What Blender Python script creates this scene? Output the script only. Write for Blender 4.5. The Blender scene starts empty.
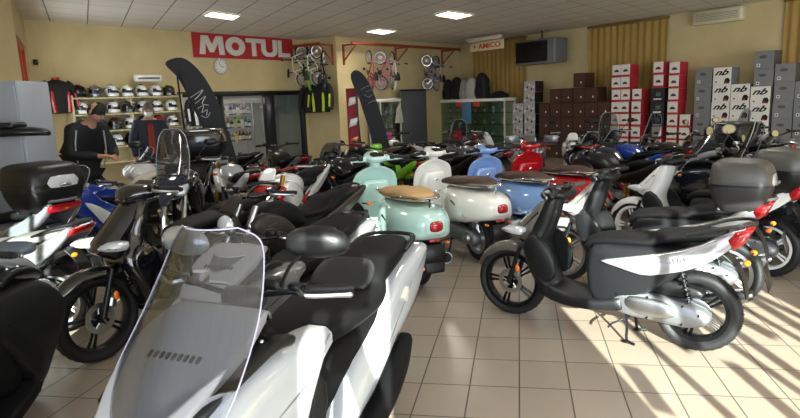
import bpy, math, random
from math import sin, cos, pi, radians as R, atan2, hypot, tan
from mathutils import Vector, Matrix
random.seed(7)
SC = bpy.context.scene
COL = SC.collection

# ------------------------------------------------------------ camera
CAMZ = 1.75
cd = bpy.data.cameras.new('camera'); cam = bpy.data.objects.new('camera', cd); COL.objects.link(cam)
pit, rol = R(10.3), R(-2.2)
F_ = Vector((0, cos(pit), -sin(pit))); Rr = Vector((1, 0, 0)); U_ = Rr.cross(F_)
R2 = Rr*cos(rol)+U_*sin(rol); U2 = -Rr*sin(rol)+U_*cos(rol)
m = Matrix((R2, U2, -F_)).transposed().to_4x4(); m.translation = Vector((0, 0, CAMZ))
cam.matrix_world = m
cd.lens = 27.0; cd.sensor_width = 36.0; cd.clip_start = 0.05; cd.clip_end = 200
SC.camera = cam

# ------------------------------------------------------------ world, sun, exposure
SC.view_settings.view_transform = 'Standard'; SC.view_settings.look = 'None'
SC.view_settings.gamma = 1; SC.view_settings.use_curve_mapping = False
SC.view_settings.exposure = -0.1
w = bpy.data.worlds.new('world'); SC.world = w; w.use_nodes = True
bg = w.node_tree.nodes['Background']; bg.inputs[0].default_value = (0.72, 0.85, 1.0, 1); bg.inputs[1].default_value = 1.6
sd = bpy.data.lights.new('sun', 'SUN'); so = bpy.data.objects.new('sun', sd); COL.objects.link(so)
sd.energy = 48.0; sd.angle = R(0.35); sd.color = (1.0, 0.95, 0.87)
SUN_EL = R(18); SUN_AZ = R(-1.5)
sdir = Vector((sin(SUN_AZ)*cos(SUN_EL), cos(SUN_AZ)*cos(SUN_EL), -sin(SUN_EL)))
so.rotation_euler = sdir.to_track_quat('-Z', 'Y').to_euler()
def area(name, loc, target, sx, sy, power, colr=(1, 1, 1)):
    d = bpy.data.lights.new(name, 'AREA'); o = bpy.data.objects.new(name, d); COL.objects.link(o)
    d.shape = 'RECTANGLE'; d.size = sx; d.size_y = sy; d.energy = power; d.color = colr
    o.location = loc; o.rotation_euler = (Vector(target)-Vector(loc)).to_track_quat('-Z', 'Y').to_euler()
    return o
# daylight coming in through the shop-front glazing (rear wall and left wall)
area('daylight_rear', (4.0, -1.45, 1.8), (4.0, 4, 1.2), 14, 2.6, 700, (0.86, 0.93, 1.0))
area('daylight_corner_window', (-6.0, 10.3, 1.6), (0, 13.5, 1.2), 1.8, 2.2, 40, (0.86, 0.93, 1.0))

# ------------------------------------------------------------ materials
def lin(c):
    if isinstance(c, str):
        c = c.lstrip('#'); c = [int(c[i:i+2], 16)/255 for i in (0, 2, 4)]
    return tuple((x/12.92 if x <= .04045 else ((x+.055)/1.055)**2.4) for x in c)+(1,)
MATS = {}
def mat(name, c='#808080', rough=.5, metal=0., coat=0., noise=0., nscale=30., bump=0., emit=0., spec=.5, bscale=None):
    if name in MATS: return MATS[name]
    M = bpy.data.materials.new(name); M.use_nodes = True; n = M.node_tree; b = n.nodes['Principled BSDF']
    c = lin(c); b.inputs['Base Color'].default_value = c
    b.inputs['Roughness'].default_value = rough; b.inputs['Metallic'].default_value = metal
    b.inputs['Coat Weight'].default_value = coat; b.inputs['Coat Roughness'].default_value = .06
    b.inputs['Specular IOR Level'].default_value = spec
    tc = n.nodes.new('ShaderNodeTexCoord'); nt = n.nodes.new('ShaderNodeTexNoise'); nt.inputs['Scale'].default_value = nscale
    nt.inputs['Detail'].default_value = 4; n.links.new(tc.outputs['Object'], nt.inputs['Vector'])
    if noise > 0:
        mr = n.nodes.new('ShaderNodeMapRange'); mr.inputs['To Min'].default_value = 1-noise; mr.inputs['To Max'].default_value = 1+noise
        n.links.new(nt.outputs['Fac'], mr.inputs['Value'])
        mx = n.nodes.new('ShaderNodeVectorMath'); mx.operation = 'SCALE'; mx.inputs[0].default_value = c[:3]
        n.links.new(mr.outputs[0], mx.inputs['Scale']); n.links.new(mx.outputs[0], b.inputs['Base Color'])
    else:
        mr = n.nodes.new('ShaderNodeMapRange'); mr.inputs['To Min'].default_value = max(0, rough-.03); mr.inputs['To Max'].default_value = rough+.05
        n.links.new(nt.outputs['Fac'], mr.inputs['Value']); n.links.new(mr.outputs[0], b.inputs['Roughness'])
    if bump > 0:
        bp = n.nodes.new('ShaderNodeBump'); bp.inputs['Strength'].default_value = bump; bp.inputs['Distance'].default_value = .01
        if bscale:
            n2 = n.nodes.new('ShaderNodeTexNoise'); n2.inputs['Scale'].default_value = bscale; n.links.new(tc.outputs['Object'], n2.inputs['Vector']); n.links.new(n2.outputs['Fac'], bp.inputs['Height'])
        else: n.links.new(nt.outputs['Fac'], bp.inputs['Height'])
        n.links.new(bp.outputs[0], b.inputs['Normal'])
    if emit > 0:
        b.inputs['Emission Color'].default_value = c; b.inputs['Emission Strength'].default_value = emit
    MATS[name] = M; return M
def glassmat(name, tint='#f2f4f6', gloss=.06, rough=.02, alpha=None):
    if name in MATS: return MATS[name]
    M = bpy.data.materials.new(name); M.use_nodes = True; n = M.node_tree; n.nodes.clear()
    o = n.nodes.new('ShaderNodeOutputMaterial'); t = n.nodes.new('ShaderNodeBsdfTransparent'); g = n.nodes.new('ShaderNodeBsdfGlossy')
    t.inputs[0].default_value = lin(tint); g.inputs['Roughness'].default_value = rough
    lw = n.nodes.new('ShaderNodeLayerWeight'); lw.inputs[0].default_value = .35
    mr = n.nodes.new('ShaderNodeMapRange'); mr.inputs['To Min'].default_value = gloss; mr.inputs['To Max'].default_value = gloss+.3
    mx = n.nodes.new('ShaderNodeMixShader'); n.links.new(lw.outputs['Fresnel'], mr.inputs['Value']); n.links.new(mr.outputs[0], mx.inputs[0])
    n.links.new(t.outputs[0], mx.inputs[1]); n.links.new(g.outputs[0], mx.inputs[2]); n.links.new(mx.outputs[0], o.inputs[0])
    MATS[name] = M; return M
def gridmat(name, c1, c2, n1, s1, n2, s2, lw, rough=.3, off1=0., off2=0., nz=.08, joint_fade=1.0, bumpy=0.):
    """flat surface cut by two families of straight joints; n1/n2 are the joint normals in the floor plane"""
    M = bpy.data.materials.new(name); M.use_nodes = True; n = M.node_tree; b = n.nodes['Principled BSDF']
    geo = n.nodes.new('ShaderNodeTexCoord')
    def fam(nn, s, off, lw):
        d = n.nodes.new('ShaderNodeVectorMath'); d.operation = 'DOT_PRODUCT'; d.inputs[1].default_value = (nn[0]/s, nn[1]/s, 0)
        n.links.new(geo.outputs['Object'], d.inputs[0])
        a = n.nodes.new('ShaderNodeMath'); a.operation = 'ADD'; a.inputs[1].default_value = off+200; n.links.new(d.outputs['Value'], a.inputs[0])
        fl = n.nodes.new('ShaderNodeMath'); fl.operation = 'FLOOR'; n.links.new(a.outputs[0], fl.inputs[0])
        f = n.nodes.new('ShaderNodeMath'); f.operation = 'FRACT'; n.links.new(a.outputs[0], f.inputs[0])
        p = n.nodes.new('ShaderNodeMath'); p.operation = 'PINGPONG'; p.inputs[1].default_value = .5; n.links.new(f.outputs[0], p.inputs[0])
        c = n.nodes.new('ShaderNodeMath'); c.operation = 'LESS_THAN'; c.inputs[1].default_value = lw/s/2; n.links.new(p.outputs[0], c.inputs[0])
        return c, fl
    a, ia = fam(n1, s1, off1, lw); b2, ib = fam(n2, s2, off2, lw*joint_fade)
    mx = n.nodes.new('ShaderNodeMath'); mx.operation = 'MAXIMUM'; n.links.new(a.outputs[0], mx.inputs[0]); n.links.new(b2.outputs[0], mx.inputs[1])
    cb = n.nodes.new('ShaderNodeCombineXYZ'); n.links.new(ia.outputs[0], cb.inputs[0]); n.links.new(ib.outputs[0], cb.inputs[1])
    wn = n.nodes.new('ShaderNodeTexWhiteNoise'); n.links.new(cb.outputs[0], wn.inputs['Vector'])
    nt = n.nodes.new('ShaderNodeTexNoise'); nt.inputs['Scale'].default_value = 9; nt.inputs['Detail'].default_value = 6; n.links.new(geo.outputs['Object'], nt.inputs['Vector'])
    ad = n.nodes.new('ShaderNodeMath'); ad.operation = 'ADD'; n.links.new(wn.outputs['Value'], ad.inputs[0]); n.links.new(nt.outputs['Fac'], ad.inputs[1])
    mr = n.nodes.new('ShaderNodeMapRange'); mr.inputs['From Max'].default_value = 2; mr.inputs['To Min'].default_value = 1-nz; mr.inputs['To Max'].default_value = 1+nz
    n.links.new(ad.outputs[0], mr.inputs['Value'])
    sc = n.nodes.new('ShaderNodeVectorMath'); sc.operation = 'SCALE'; sc.inputs[0].default_value = lin(c1)[:3]; n.links.new(mr.outputs[0], sc.inputs['Scale'])
    mc = n.nodes.new('ShaderNodeMix'); mc.data_type = 'RGBA'; n.links.new(mx.outputs[0], mc.inputs[0]); n.links.new(sc.outputs[0], mc.inputs[6]); mc.inputs[7].default_value = lin(c2)
    n.links.new(mc.outputs[2], b.inputs['Base Color'])
    rr = n.nodes.new('ShaderNodeMapRange'); rr.inputs['To Min'].default_value = rough; rr.inputs['To Max'].default_value = .8; n.links.new(mx.outputs[0], rr.inputs['Value'])
    n.links.new(rr.outputs[0], b.inputs['Roughness'])
    bp = n.nodes.new('ShaderNodeBump'); bp.inputs['Distance'].default_value = .003; bp.inputs['Strength'].default_value = .5; bp.invert = True
    n.links.new(mx.outputs[0], bp.inputs['Height']); n.links.new(bp.outputs[0], b.inputs['Normal'])
    return M

# ------------------------------------------------------------ mesh builder
def cat(pts, k=6, closed=False):
    """Catmull-Rom through points"""
    P = [tuple(p) for p in pts]; n = len(P); out = []
    rng = range(n) if closed else range(n-1)
    for i in rng:
        if closed: p0, p1, p2, p3 = P[i-1], P[i], P[(i+1) % n], P[(i+2) % n]
        else: p0, p1, p2, p3 = P[max(i-1, 0)], P[i], P[i+1], P[min(i+2, n-1)]
        for j in range(k):
            t = j/k; t2 = t*t; t3 = t2*t
            out.append(tuple(.5*(2*b+(c-a)*t+(2*a-5*b+4*c-d)*t2+(3*b-a-3*c+d)*t3) for a, b, c, d in zip(p0, p1, p2, p3)))
    if not closed: out.append(P[-1])
    return out
class G:
    def __init__(s): s.v = []; s.f = []; s.m = []
    def add(s, vs, fs, mi=0):
        o = len(s.v); s.v += [tuple(v) for v in vs]; s.f += [tuple(i+o for i in f) for f in fs]; s.m += [mi]*len(fs); return s
    def box(s, c, d, bev=0., rz=0., ry=0., mi=0, taper=1.):
        x, y, z = d[0]/2, d[1]/2, d[2]/2; b = min(bev, x*.9, y*.9, z*.9)
        vs = []; fs = []
        def ring(z0, ix, k=1.):
            X, Y = (x-ix)*k, (y-ix)*k
            if b > 0:
                return [(X-b, -Y, z0), (X, -Y+b, z0), (X, Y-b, z0), (X-b, Y, z0), (-X+b, Y, z0), (-X, Y-b, z0), (-X, -Y+b, z0), (-X+b, -Y, z0)]
            return [(X, -Y, z0), (X, Y, z0), (-X, Y, z0), (-X, -Y, z0)]
        rs = [ring(-z, b*.6), ring(-z+b, 0), ring(z-b, 0, taper), ring(z, b*.6, taper)] if b > 0 else [ring(-z, 0), ring(z, 0, taper)]
        n = len(rs[0])
        for r in rs: vs += r
        for i in range(len(rs)-1):
            for j in range(n): fs.append((i*n+j, i*n+(j+1) % n, (i+1)*n+(j+1) % n, (i+1)*n+j))
        fs.append(tuple(range(n))[::-1]); fs.append(tuple(len(vs)-n+i for i in range(n)))
        M_ = Matrix.Translation(c) @ Matrix.Rotation(rz, 4, 'Z') @ Matrix.Rotation(ry, 4, 'Y')
        return s.add([M_ @ Vector(v) for v in vs], fs, mi)
    def rings(s, rs, cap=True, mi=0, close=True):
        n = len(rs[0]); vs = []; fs = []
        for r in rs: vs += r
        for i in range(len(rs)-1):
            for j in range(n if close else n-1): fs.append((i*n+j, i*n+(j+1) % n, (i+1)*n+(j+1) % n, (i+1)*n+j))
        if cap: fs.append(tuple(range(n))[::-1]); fs.append(tuple(len(vs)-n+i for i in range(n)))
        return s.add(vs, fs, mi)
    def loft(s, secs, n=20, p=2.4, k=4, y0=0., cap=True, mi=0, bend=0., vert=False, ends=True):
        """secs: (x, z, halfwidth, up, down[, y]) along a path in the xz plane; superellipse sections"""
        S = [tuple(q)+((0,) if len(q) == 5 else ()) for q in secs]
        if k > 1 and len(S) > 2: S = cat(S, k)
        rs = []; N = len(S)
        for i, (x, z, wy, up, dn, yy) in enumerate(S):
            a, b = S[max(i-1, 0)], S[min(i+1, N-1)]
            tx, tz = b[0]-a[0], b[1]-a[1]; L = hypot(tx, tz) or 1; tx /= L; tz /= L
            if vert: nx, nz = 0, 1
            else: nx, nz = -tz, tx
            if nz < 0 or (abs(nz) < 1e-6 and nx < 0): nx, nz = -nx, -nz
            if vert == 'x': nx, nz = 1, 0
            r = []
            for j in range(n):
                t = 2*pi*j/n; c, q = cos(t), sin(t)
                cy = abs(c)**(2/p)*(1 if c >= 0 else -1)*wy; h = abs(q)**(2/p)*(up if q >= 0 else -dn)
                h += bend*(cy/max(wy, 1e-6))**2*wy
                r.append((x+nx*h, y0+yy+cy, z+nz*h))
            rs.append(r)
        if ends and cap:
            def shr(r, kf, dx):
                c = [sum(q[i] for q in r)/len(r) for i in range(3)]
                return [tuple(c[i]+(q[i]-c[i])*kf+dx[i] for i in range(3)) for q in r]
            def dirv(a, b):
                ca = [sum(q[i] for q in a)/len(a) for i in range(3)]; cb = [sum(q[i] for q in b)/len(b) for i in range(3)]
                d = Vector(cb)-Vector(ca); return d.normalized() if d.length > 1e-6 else Vector((0, 0, 0))
            e = min(max(hypot(S[0][2], 0), .004), (S[0][3]+S[0][4])/2)*.35; d0 = dirv(rs[1], rs[0])*e
            f = min(S[-1][2], (S[-1][3]+S[-1][4])/2)*.35; d1 = dirv(rs[-2], rs[-1])*f
            rs = [shr(rs[0], .55, d0)]+[shr(rs[0], .88, d0*.6)]+rs+[shr(rs[-1], .88, d1*.6)]+[shr(rs[-1], .55, d1)]
        return s.rings(rs, cap, mi)
    def tube(s, pts, r, n=8, k=1, mi=0, cap=True, flat=1.):
        P = cat(pts, k) if k > 1 and len(pts) > 2 else [tuple(p) for p in pts]
        P = [Vector(p) for p in P]; N = len(P); rs = []; up = None
        for i in range(N):
            t = (P[min(i+1, N-1)]-P[max(i-1, 0)])
            if t.length < 1e-9: t = Vector((0, 0, 1))
            t.normalize()
            if up is None:
                up = Vector((0, 0, 1)) if abs(t.z) < .9 else Vector((0, 1, 0))
            a = t.cross(up)
            if a.length < 1e-6: a = t.cross(Vector((1, 0, 0)))
            a.normalize(); b = a.cross(t).normalized(); up = b
            if callable(r): rad = r(i/(N-1))
            elif isinstance(r, (list, tuple)):
                u = i/(N-1)*(len(r)-1); j = min(int(u), len(r)-2); rad = r[j]+(r[j+1]-r[j])*(u-j)
            else: rad = r
            rs.append([P[i]+a*rad*cos(2*pi*j/n)+b*rad*flat*sin(2*pi*j/n) for j in range(n)])
        return s.rings(rs, cap, mi)
    def lathe(s, prof, c=(0, 0, 0), ax='Y', n=24, mi=0, a0=0., a1=2*pi, cap=False):
        """prof: (radius, height along axis)"""
        full = abs(a1-a0-2*pi) < 1e-6; rs = []; N = n if full else n+1
        for i in range(N):
            t = a0+(a1-a0)*i/n; r = []
            for (ra, h) in prof:
                p, q = ra*cos(t), ra*sin(t)
                r.append({'Y': (c[0]+p, c[1]+h, c[2]+q), 'Z': (c[0]+p, c[1]+q, c[2]+h), 'X': (c[0]+h, c[1]+p, c[2]+q)}[ax])
            rs.append(r)
        n2 = len(prof); vs = []; fs = []
        for r in rs: vs += r
        for i in range(N if full else N-1):
            for j in range(n2-1):
                a, b = i*n2+j, i*n2+j+1; c_, d = ((i+1) % N)*n2+j+1, ((i+1) % N)*n2+j
                fs.append((a, b, c_, d))
        return s.add(vs, fs, mi)
    def prism(s, out, y0, y1, bev=.01, mi=0, k=1, crown=0., tilt=0.):
        """outline in xz, extruded from y0 (inner) to y1 (outer) with a rounded outer edge"""
        O = cat(out, k, True) if k > 1 else list(out)
        A = sum(O[i][0]*O[(i+1) % len(O)][1]-O[(i+1) % len(O)][0]*O[i][1] for i in range(len(O)))
        if A < 0: O = O[::-1]
        n = len(O); zm = sum(p[1] for p in O)/n; xm = sum(p[0] for p in O)/n
        def off(d):
            r = []
            for i in range(n):
                a, b, c = O[i-1], O[i], O[(i+1) % n]
                e1 = Vector((b[0]-a[0], b[1]-a[1])); e2 = Vector((c[0]-b[0], c[1]-b[1]))
                if e1.length < 1e-9 or e2.length < 1e-9: r.append(b); continue
                e1.normalize(); e2.normalize(); nn = Vector((-(e1.y+e2.y), e1.x+e2.x))
                if nn.length < 1e-6: r.append(b); continue
                nn.normalize(); q = max(.5, nn.x*-e1.y+nn.y*e1.x)
                r.append((b[0]+nn.x*d/q, b[1]+nn.y*d/q))
            return r
        sg = 1 if y1 > y0 else -1
        def lay(d, y): return [(p[0], y+(tilt*(p[1]-zm))*sg, p[1]) for p in off(d)]
        rs = [lay(0, y0), lay(0, y1-sg*bev), lay(bev*.35, y1-sg*bev*.3), lay(bev, y1)]
        if crown: rs.append([(xm+(q[0]-xm)*.5, q[1]+sg*crown, zm+(q[2]-zm)*.5) for q in rs[-1]])
        if sg < 0: rs = [r[::-1] for r in rs]
        o = len(s.f); s.rings(rs, True, mi)
        return s
    def sph(s, c, r, n=16, mi=0, z0=-90, z1=90, p=1.):
        if not isinstance(r, (tuple, list)): r = (r, r, r)
        m_ = max(6, n//2); rs = []
        for i in range(m_+1):
            t = R(z0+(z1-z0)*i/m_); cr = max(abs(cos(t)), 1e-3)
            rs.append([(c[0]+r[0]*cr*cos(2*pi*j/n), c[1]+r[1]*cr*sin(2*pi*j/n), c[2]+r[2]*sin(t)) for j in range(n)])
        return s.rings(rs, True, mi)
    def mirror(s):
        o = len(s.v); nf = list(s.f); s.v += [(a, -b, c) for a, b, c in s.v]; s.f += [tuple(i+o for i in f[::-1]) for f in nf]; s.m += list(s.m); return s
    def quad(s, a, b, c, d, mi=0): return s.add([a, b, c, d], [(0, 1, 2, 3)], mi)
    def xf(s, M_): s.v = [tuple(M_ @ Vector(v)) for v in s.v]; return s
    def mesh(s, name, ms, ang=40):
        me = bpy.data.meshes.new(name); me.from_pydata(s.v, [], s.f)
        ms = ms if isinstance(ms, (list, tuple)) else [ms]
        for q in ms: me.materials.append(q)
        me.polygons.foreach_set('material_index', s.m)
        me.polygons.foreach_set('use_smooth', [True]*len(me.polygons))
        me.validate(); me.update()
        import bmesh
        bm = bmesh.new(); bm.from_mesh(me); bmesh.ops.recalc_face_normals(bm, faces=bm.faces); bm.to_mesh(me); bm.free()
        me.set_sharp_from_angle(angle=R(ang)); return me
    def build(s, name, ms, parent=None, ang=40, loc=None, rz=0., label=None, rot=None):
        o = bpy.data.objects.new(name, s.mesh(name, ms, ang)); COL.objects.link(o)
        if parent: o.parent = parent
        if loc: o.location = loc
        if rz: o.rotation_euler.z = rz
        if rot: o.rotation_euler = rot
        if label: o['label'] = label
        return o
def tag(o, label, catg, group=None, kind=None):
    o['label'] = label; o['category'] = catg
    if group: o['group'] = group
    if kind: o['kind'] = kind
    return o
def thing(name, label, catg, loc=(0, 0, 0), rz=0., group=None):
    o = bpy.data.objects.new(name, None); COL.objects.link(o); o.empty_display_size = .1
    o.location = loc; o.rotation_euler.z = rz
    return tag(o, label, catg, group)
def struct(name, g, m_, parent=None, ang=40):
    o = g.build(name, m_, parent, ang)
    if not parent: o['kind'] = 'structure'
    return o
KIDS = {}
def dup(o, parent=None, loc=None, rz=None, label=None, group=None, mm=None):
    c = o.copy(); COL.objects.link(c)
    if parent: c.parent = parent
    if loc is not None: c.location = loc
    if rz is not None: c.rotation_euler.z = rz
    if label: c['label'] = label
    if group: c['group'] = group
    if mm and c.data:
        for sl in c.material_slots:
            if sl.material and sl.material.name in mm:
                q = mm[sl.material.name]; sl.link = 'OBJECT'; sl.material = q
    for ch in list(o.children): dup(ch, c, mm=mm)
    return c
def text(name, body, size, m_, parent=None, loc=(0, 0, 0), rot=(0, 0, 0), ext=.002, bold=0., shear=0., sx=1., align='CENTER'):
    c = bpy.data.curves.new(name, 'FONT'); c.body = body; c.size = size; c.extrude = ext; c.offset = bold; c.shear = shear
    c.align_x = align; c.align_y = 'CENTER'; c.resolution_u = 3; c.fill_mode = 'BOTH'
    t = bpy.data.objects.new('tmp', c); dg = bpy.context.evaluated_depsgraph_get()
    COL.objects.link(t); bpy.context.view_layer.update(); dg = bpy.context.evaluated_depsgraph_get()
    me = bpy.data.meshes.new_from_object(t.evaluated_get(dg)); me.name = name
    me.polygons.foreach_set('use_smooth', [False]*len(me.polygons))
    bpy.data.objects.remove(t); me.materials.clear(); me.materials.append(m_)
    o = bpy.data.objects.new(name, me); COL.objects.link(o)
    if parent: o.parent = parent
    o.location = loc; o.rotation_euler = rot; o.scale = (sx, 1, 1)
    return o

# shared materials
BLK = mat('black_plastic', '#0d0e10', .4, noise=.15, spec=.4); BLKG = mat('gloss_black', '#0b0c10', .12, coat=1.)
MATTE = mat('matte_black', '#0b0b0d', .62, noise=.1, spec=.18); RUB = mat('tyre_rubber', '#101013', .62, noise=.15, nscale=60, bump=.2)
ALU = mat('aluminium', '#b4b6ba', .32, metal=1., noise=.06); CHR = mat('chrome', '#e6e8ea', .07, metal=1.)
ENG = mat('engine_casting', '#8d9096', .45, metal=.8, noise=.12); DENG = mat('dark_engine', '#26282c', .5, metal=.5, noise=.2)
STEEL = mat('dark_steel', '#2a2c30', .35, metal=.8); WHT = mat('white_paint', '#e8e9ea', .18, coat=1.); RED = mat('red_paint', '#b8141c', .2, coat=1.)
REDL = mat('red_lens', '#a80f18', .1, coat=1.); ORL = mat('amber_lens', '#e8730c', .12, coat=1.); LENS = mat('headlamp_lens', '#d6dce2', .06, metal=.35, coat=1.)
MIRR = mat('mirror_face', '#cfd6dc', .03, metal=1.); GLS = glassmat('clear_acrylic', '#dfe1e4', .05); GRYP = mat('grey_plastic', '#55575c', .45, noise=.1)

# ------------------------------------------------------------ room shell
H = 3.5
PA, PS, PC, PB, PE, PF, PD = (-6.93, 11.76), (-2.53, 17.38), (-1.56, 16.67), (2.2, 20.95), (18.6, -1.6), (-5.6, 9.25), (-5.5, -1.6)
plaster = mat('yellow_plaster', '#c9b88a', .75, noise=.17, nscale=2.2, bump=.15, bscale=14)
redfr = mat('red_window_frame', '#a8391f', .4, noise=.08)
darkfr = mat('dark_shopfront_frame', '#17171b', .35, noise=.1)
greywall = mat('grey_wall', '#8d9096', .7, noise=.05)
class Wall:
    """local frame along a wall: s along, off into the room, z up"""
    def __init__(q, A, B):
        q.A = Vector((A[0], A[1], 0)); d = Vector((B[0]-A[0], B[1]-A[1], 0)); q.L = d.length; q.u = d.normalized(); q.n = Vector((q.u.y, -q.u.x, 0)); q.rz = atan2(q.u.y, q.u.x)
    def p(q, s, off=0, z=0): v = q.A+q.u*s+q.n*off; return (v.x, v.y, z)
    def M(q): return Matrix.Translation(q.A) @ Matrix.Rotation(q.rz, 4, 'Z')
W1, WS, W2, W3, W0, W9 = Wall(PA, PS), Wall(PS, PC), Wall(PC, PB), Wall(PB, PE), Wall(PF, PA), Wall(PD, PF)
def wallbox(g, W, s0, s1, z0, z1, t=.12, off=0.):
    """a slab of wall; its room face lies at off"""
    h = G().box(((s0+s1)/2, t/2-off, (z0+z1)/2), (s1-s0, t, z1-z0)); h.xf(W.M()); g.add(h.v, h.f)
fl_u = R(78.6); fl_v = R(-9.9)
floor = gridmat('floor_tiles', '#9e9182', '#4f463e', (sin(fl_u), -cos(fl_u)), .3005, (-sin(fl_v), cos(fl_v)), .385, .0085, rough=.24, off1=.0, off2=.0, nz=.09)
poly = [PD, PE, PB, (2.2, 23), (-9, 23), PA]
g = G(); pf = [(-5.65, -1.75), (19, -1.75), (19, 23), (-9, 23), (-9, 11)]
g.add([(x, y, 0) for x, y in pf]+[(x, y, -.1) for x, y in pf], [(0, 1, 2, 3, 4), (9, 8, 7, 6, 5)]+[(i, i+5, (i+1) % 5+5, (i+1) % 5) for i in range(5)])
struct('floor', g, floor)
cy_d = R(117.2); cx_d = R(51.5)
ceil_m = gridmat('ceiling_tiles', '#dbd6cd', '#7d7974', (sin(cy_d), -cos(cy_d)), .643, (-sin(cx_d), cos(cx_d)), .62, .022, rough=.85, off1=.55, off2=.2, nz=.05, joint_fade=.55)
g = G(); g.add([(x, y, H) for x, y in pf]+[(x, y, H+.1) for x, y in pf], [(4, 3, 2, 1, 0), (5, 6, 7, 8, 9)]+[(i, (i+1) % 5, (i+1) % 5+5, i+5) for i in range(5)])
struct('ceiling', g, ceil_m)
# Motul wall with a shop opening
g = G(); wallbox(g, W1, -.1, 3.05, 0, H); wallbox(g, W1, 3.05, 7.02, 2.12, H); wallbox(g, W1, 7.02, W1.L, 0, H); struct('wall_back_left', g, plaster)
g = G(); wallbox(g, WS, 0, WS.L, 0, H, .12); struct('wall_pier', g, plaster)
g = G(); wallbox(g, W2, .0, W2.L+.2, 0, H); struct('wall_back', g, plaster)
g = G(); wallbox(g, W3, -.1, W3.L, 0, H); struct('wall_right', g, plaster)
# left wall: a solid run, then a red-framed shop window near the back corner
g = G(); wallbox(g, W9, 0, W9.L, 0, H); struct('wall_left', g, plaster)
WIN = [(.15, 2.3)]
g = G(); s = 0
for a, b in WIN: wallbox(g, W0, s, a, 0, H); wallbox(g, W0, a, b, 0, .25); wallbox(g, W0, a, b, 2.95, H); s = b
wallbox(g, W0, s, W0.L+.1, 0, H); struct('wall_left_corner', g, plaster)
# unseen rear wall: glazed bays, piers and bars laid out to shape the sun
BAYX = [(-3.25, -1.95), (-.36, .1), (1.42, 3.35), (5.2, 9.4), (10.4, 17.6)]
g = G(); xs = -5.6
for a, b in BAYX:
    g.box(((xs+a)/2, -1.66, H/2), (a-xs, .12, H)); g.box(((a+b)/2, -1.66, .1), (b-a, .12, .2)); g.box(((a+b)/2, -1.66, (3.2+H)/2), (b-a, .12, H-3.2)); xs = b
g.box(((xs+18.8)/2, -1.66, H/2), (18.8-xs, .12, H)); struct('wall_rear', g, plaster)
def window(n, W, s0, s1, z0, z1, nx, m_, fr=.07, off=-.02, glass=True, mull=None):
    g = G(); M_ = W.M()
    def b(a, c, d, e, t=.09): g.box(((a+c)/2, .05-off, (d+e)/2), (c-a, t, e-d), .006)
    b(s0, s1, z0, z0+fr); b(s0, s1, z1-fr, z1); b(s0, s0+fr, z0+fr, z1-fr); b(s1-fr, s1, z0+fr, z1-fr)
    for x in (mull or [s0+(s1-s0)*i/nx for i in range(1, nx)]): b(x-fr/2, x+fr/2, z0+fr, z1-fr)
    g.xf(M_); o = g.build('window_%d' % n, m_); o['kind'] = 'structure'
    if glass:
        h = G().box(((s0+s1)/2, .05-off, (z0+z1)/2), (s1-s0-fr, .008, z1-z0-fr)); h.xf(M_); h.build('pane', glassmat('window_glass', '#eef4f2', .05), o)
    return o
window(1, W0, .15, 2.3, .25, 2.95, 2, redfr, .09)
WR = Wall((18.6, -1.6), (-5.6, -1.6)); X_ = 18.6
BARS = [[-2.95, -2.6, -2.28], [-.2], [1.86, 2.4, 2.9], [6.2, 7.3, 8.3], [11.5, 12.7, 14, 15.2, 16.4]]
for i, (a, b) in enumerate(BAYX): window(2+i, WR, X_-b, X_-a, .2, 3.2, 4, redfr, .06, mull=[X_-q for q in BARS[i]])
# unseen tilted cards added inside the panes to break the low sun into patches
g_ = mat('window_notice', '#c9c6bd', .7)
SUN_BLOCK = [(1.5, 1.62, 1.5, 2.0, .25), (2.02, .1, 1.75, 2.2, -.3), (2.2, .08, 1.4, 1.7, .2), (2.28, .1, 1.9, 2.3, -.2), (2.55, .08, 1.5, 2.1, .12), (2.7, .1, 1.8, 2.3, -.25), (2.82, .06, 1.4, 1.75, .3), (3.05, .09, 1.6, 2.2, .2), (3.2, .08, 1.4, 2.4, -.15), (2.05, .45, 2.42, 2.55, 0), (2.75, .55, 2.66, 2.78, .06), (2.1, .45, 2.72, 2.8, -.05), (2.6, .12, 2.8, 3.15, .1), (2.95, .25, 2.85, 3.15, 0), (2.9, .7, 2.84, 3.15, 0), (2.2, .4, 2.95, 3.15, 0),
       (-.3, .5, 2.18, 2.42, 0), (-.15, .42, 2.48, 2.72, .08), (-.65, .3, 2.1, 2.9, 0), (-.45, .12, 1.6, 2.0, .4), (-.1, .12, 1.6, 2.1, -.3), (-.7, .1, 1.7, 2.1, .3), (-.95, .12, 1.6, 2.3, -.3), (-.28, .1, 2.7, 2.95, .3), (-.5, .06, 2.0, 2.2, -.5)]
SUN_BLOCK[0] = (1.56, .1, 1.5, 1.7, .25)
for x, w_, z0, z1, a in SUN_BLOCK:
    o = G().box((0, 0, 0), (w_, .004, z1-z0)).build('trim_sun_blocker', g_, loc=(x, -1.585, (z0+z1)/2), rot=(0, a, 0)); o['kind'] = 'structure'
# dim yard outside so the glass looks onto something
g = G().box((5, -9, -.12), (60, 14.6, .1)); struct('ground', g, mat('asphalt', '#6d6c6a', .9, noise=.15, nscale=6))

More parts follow.
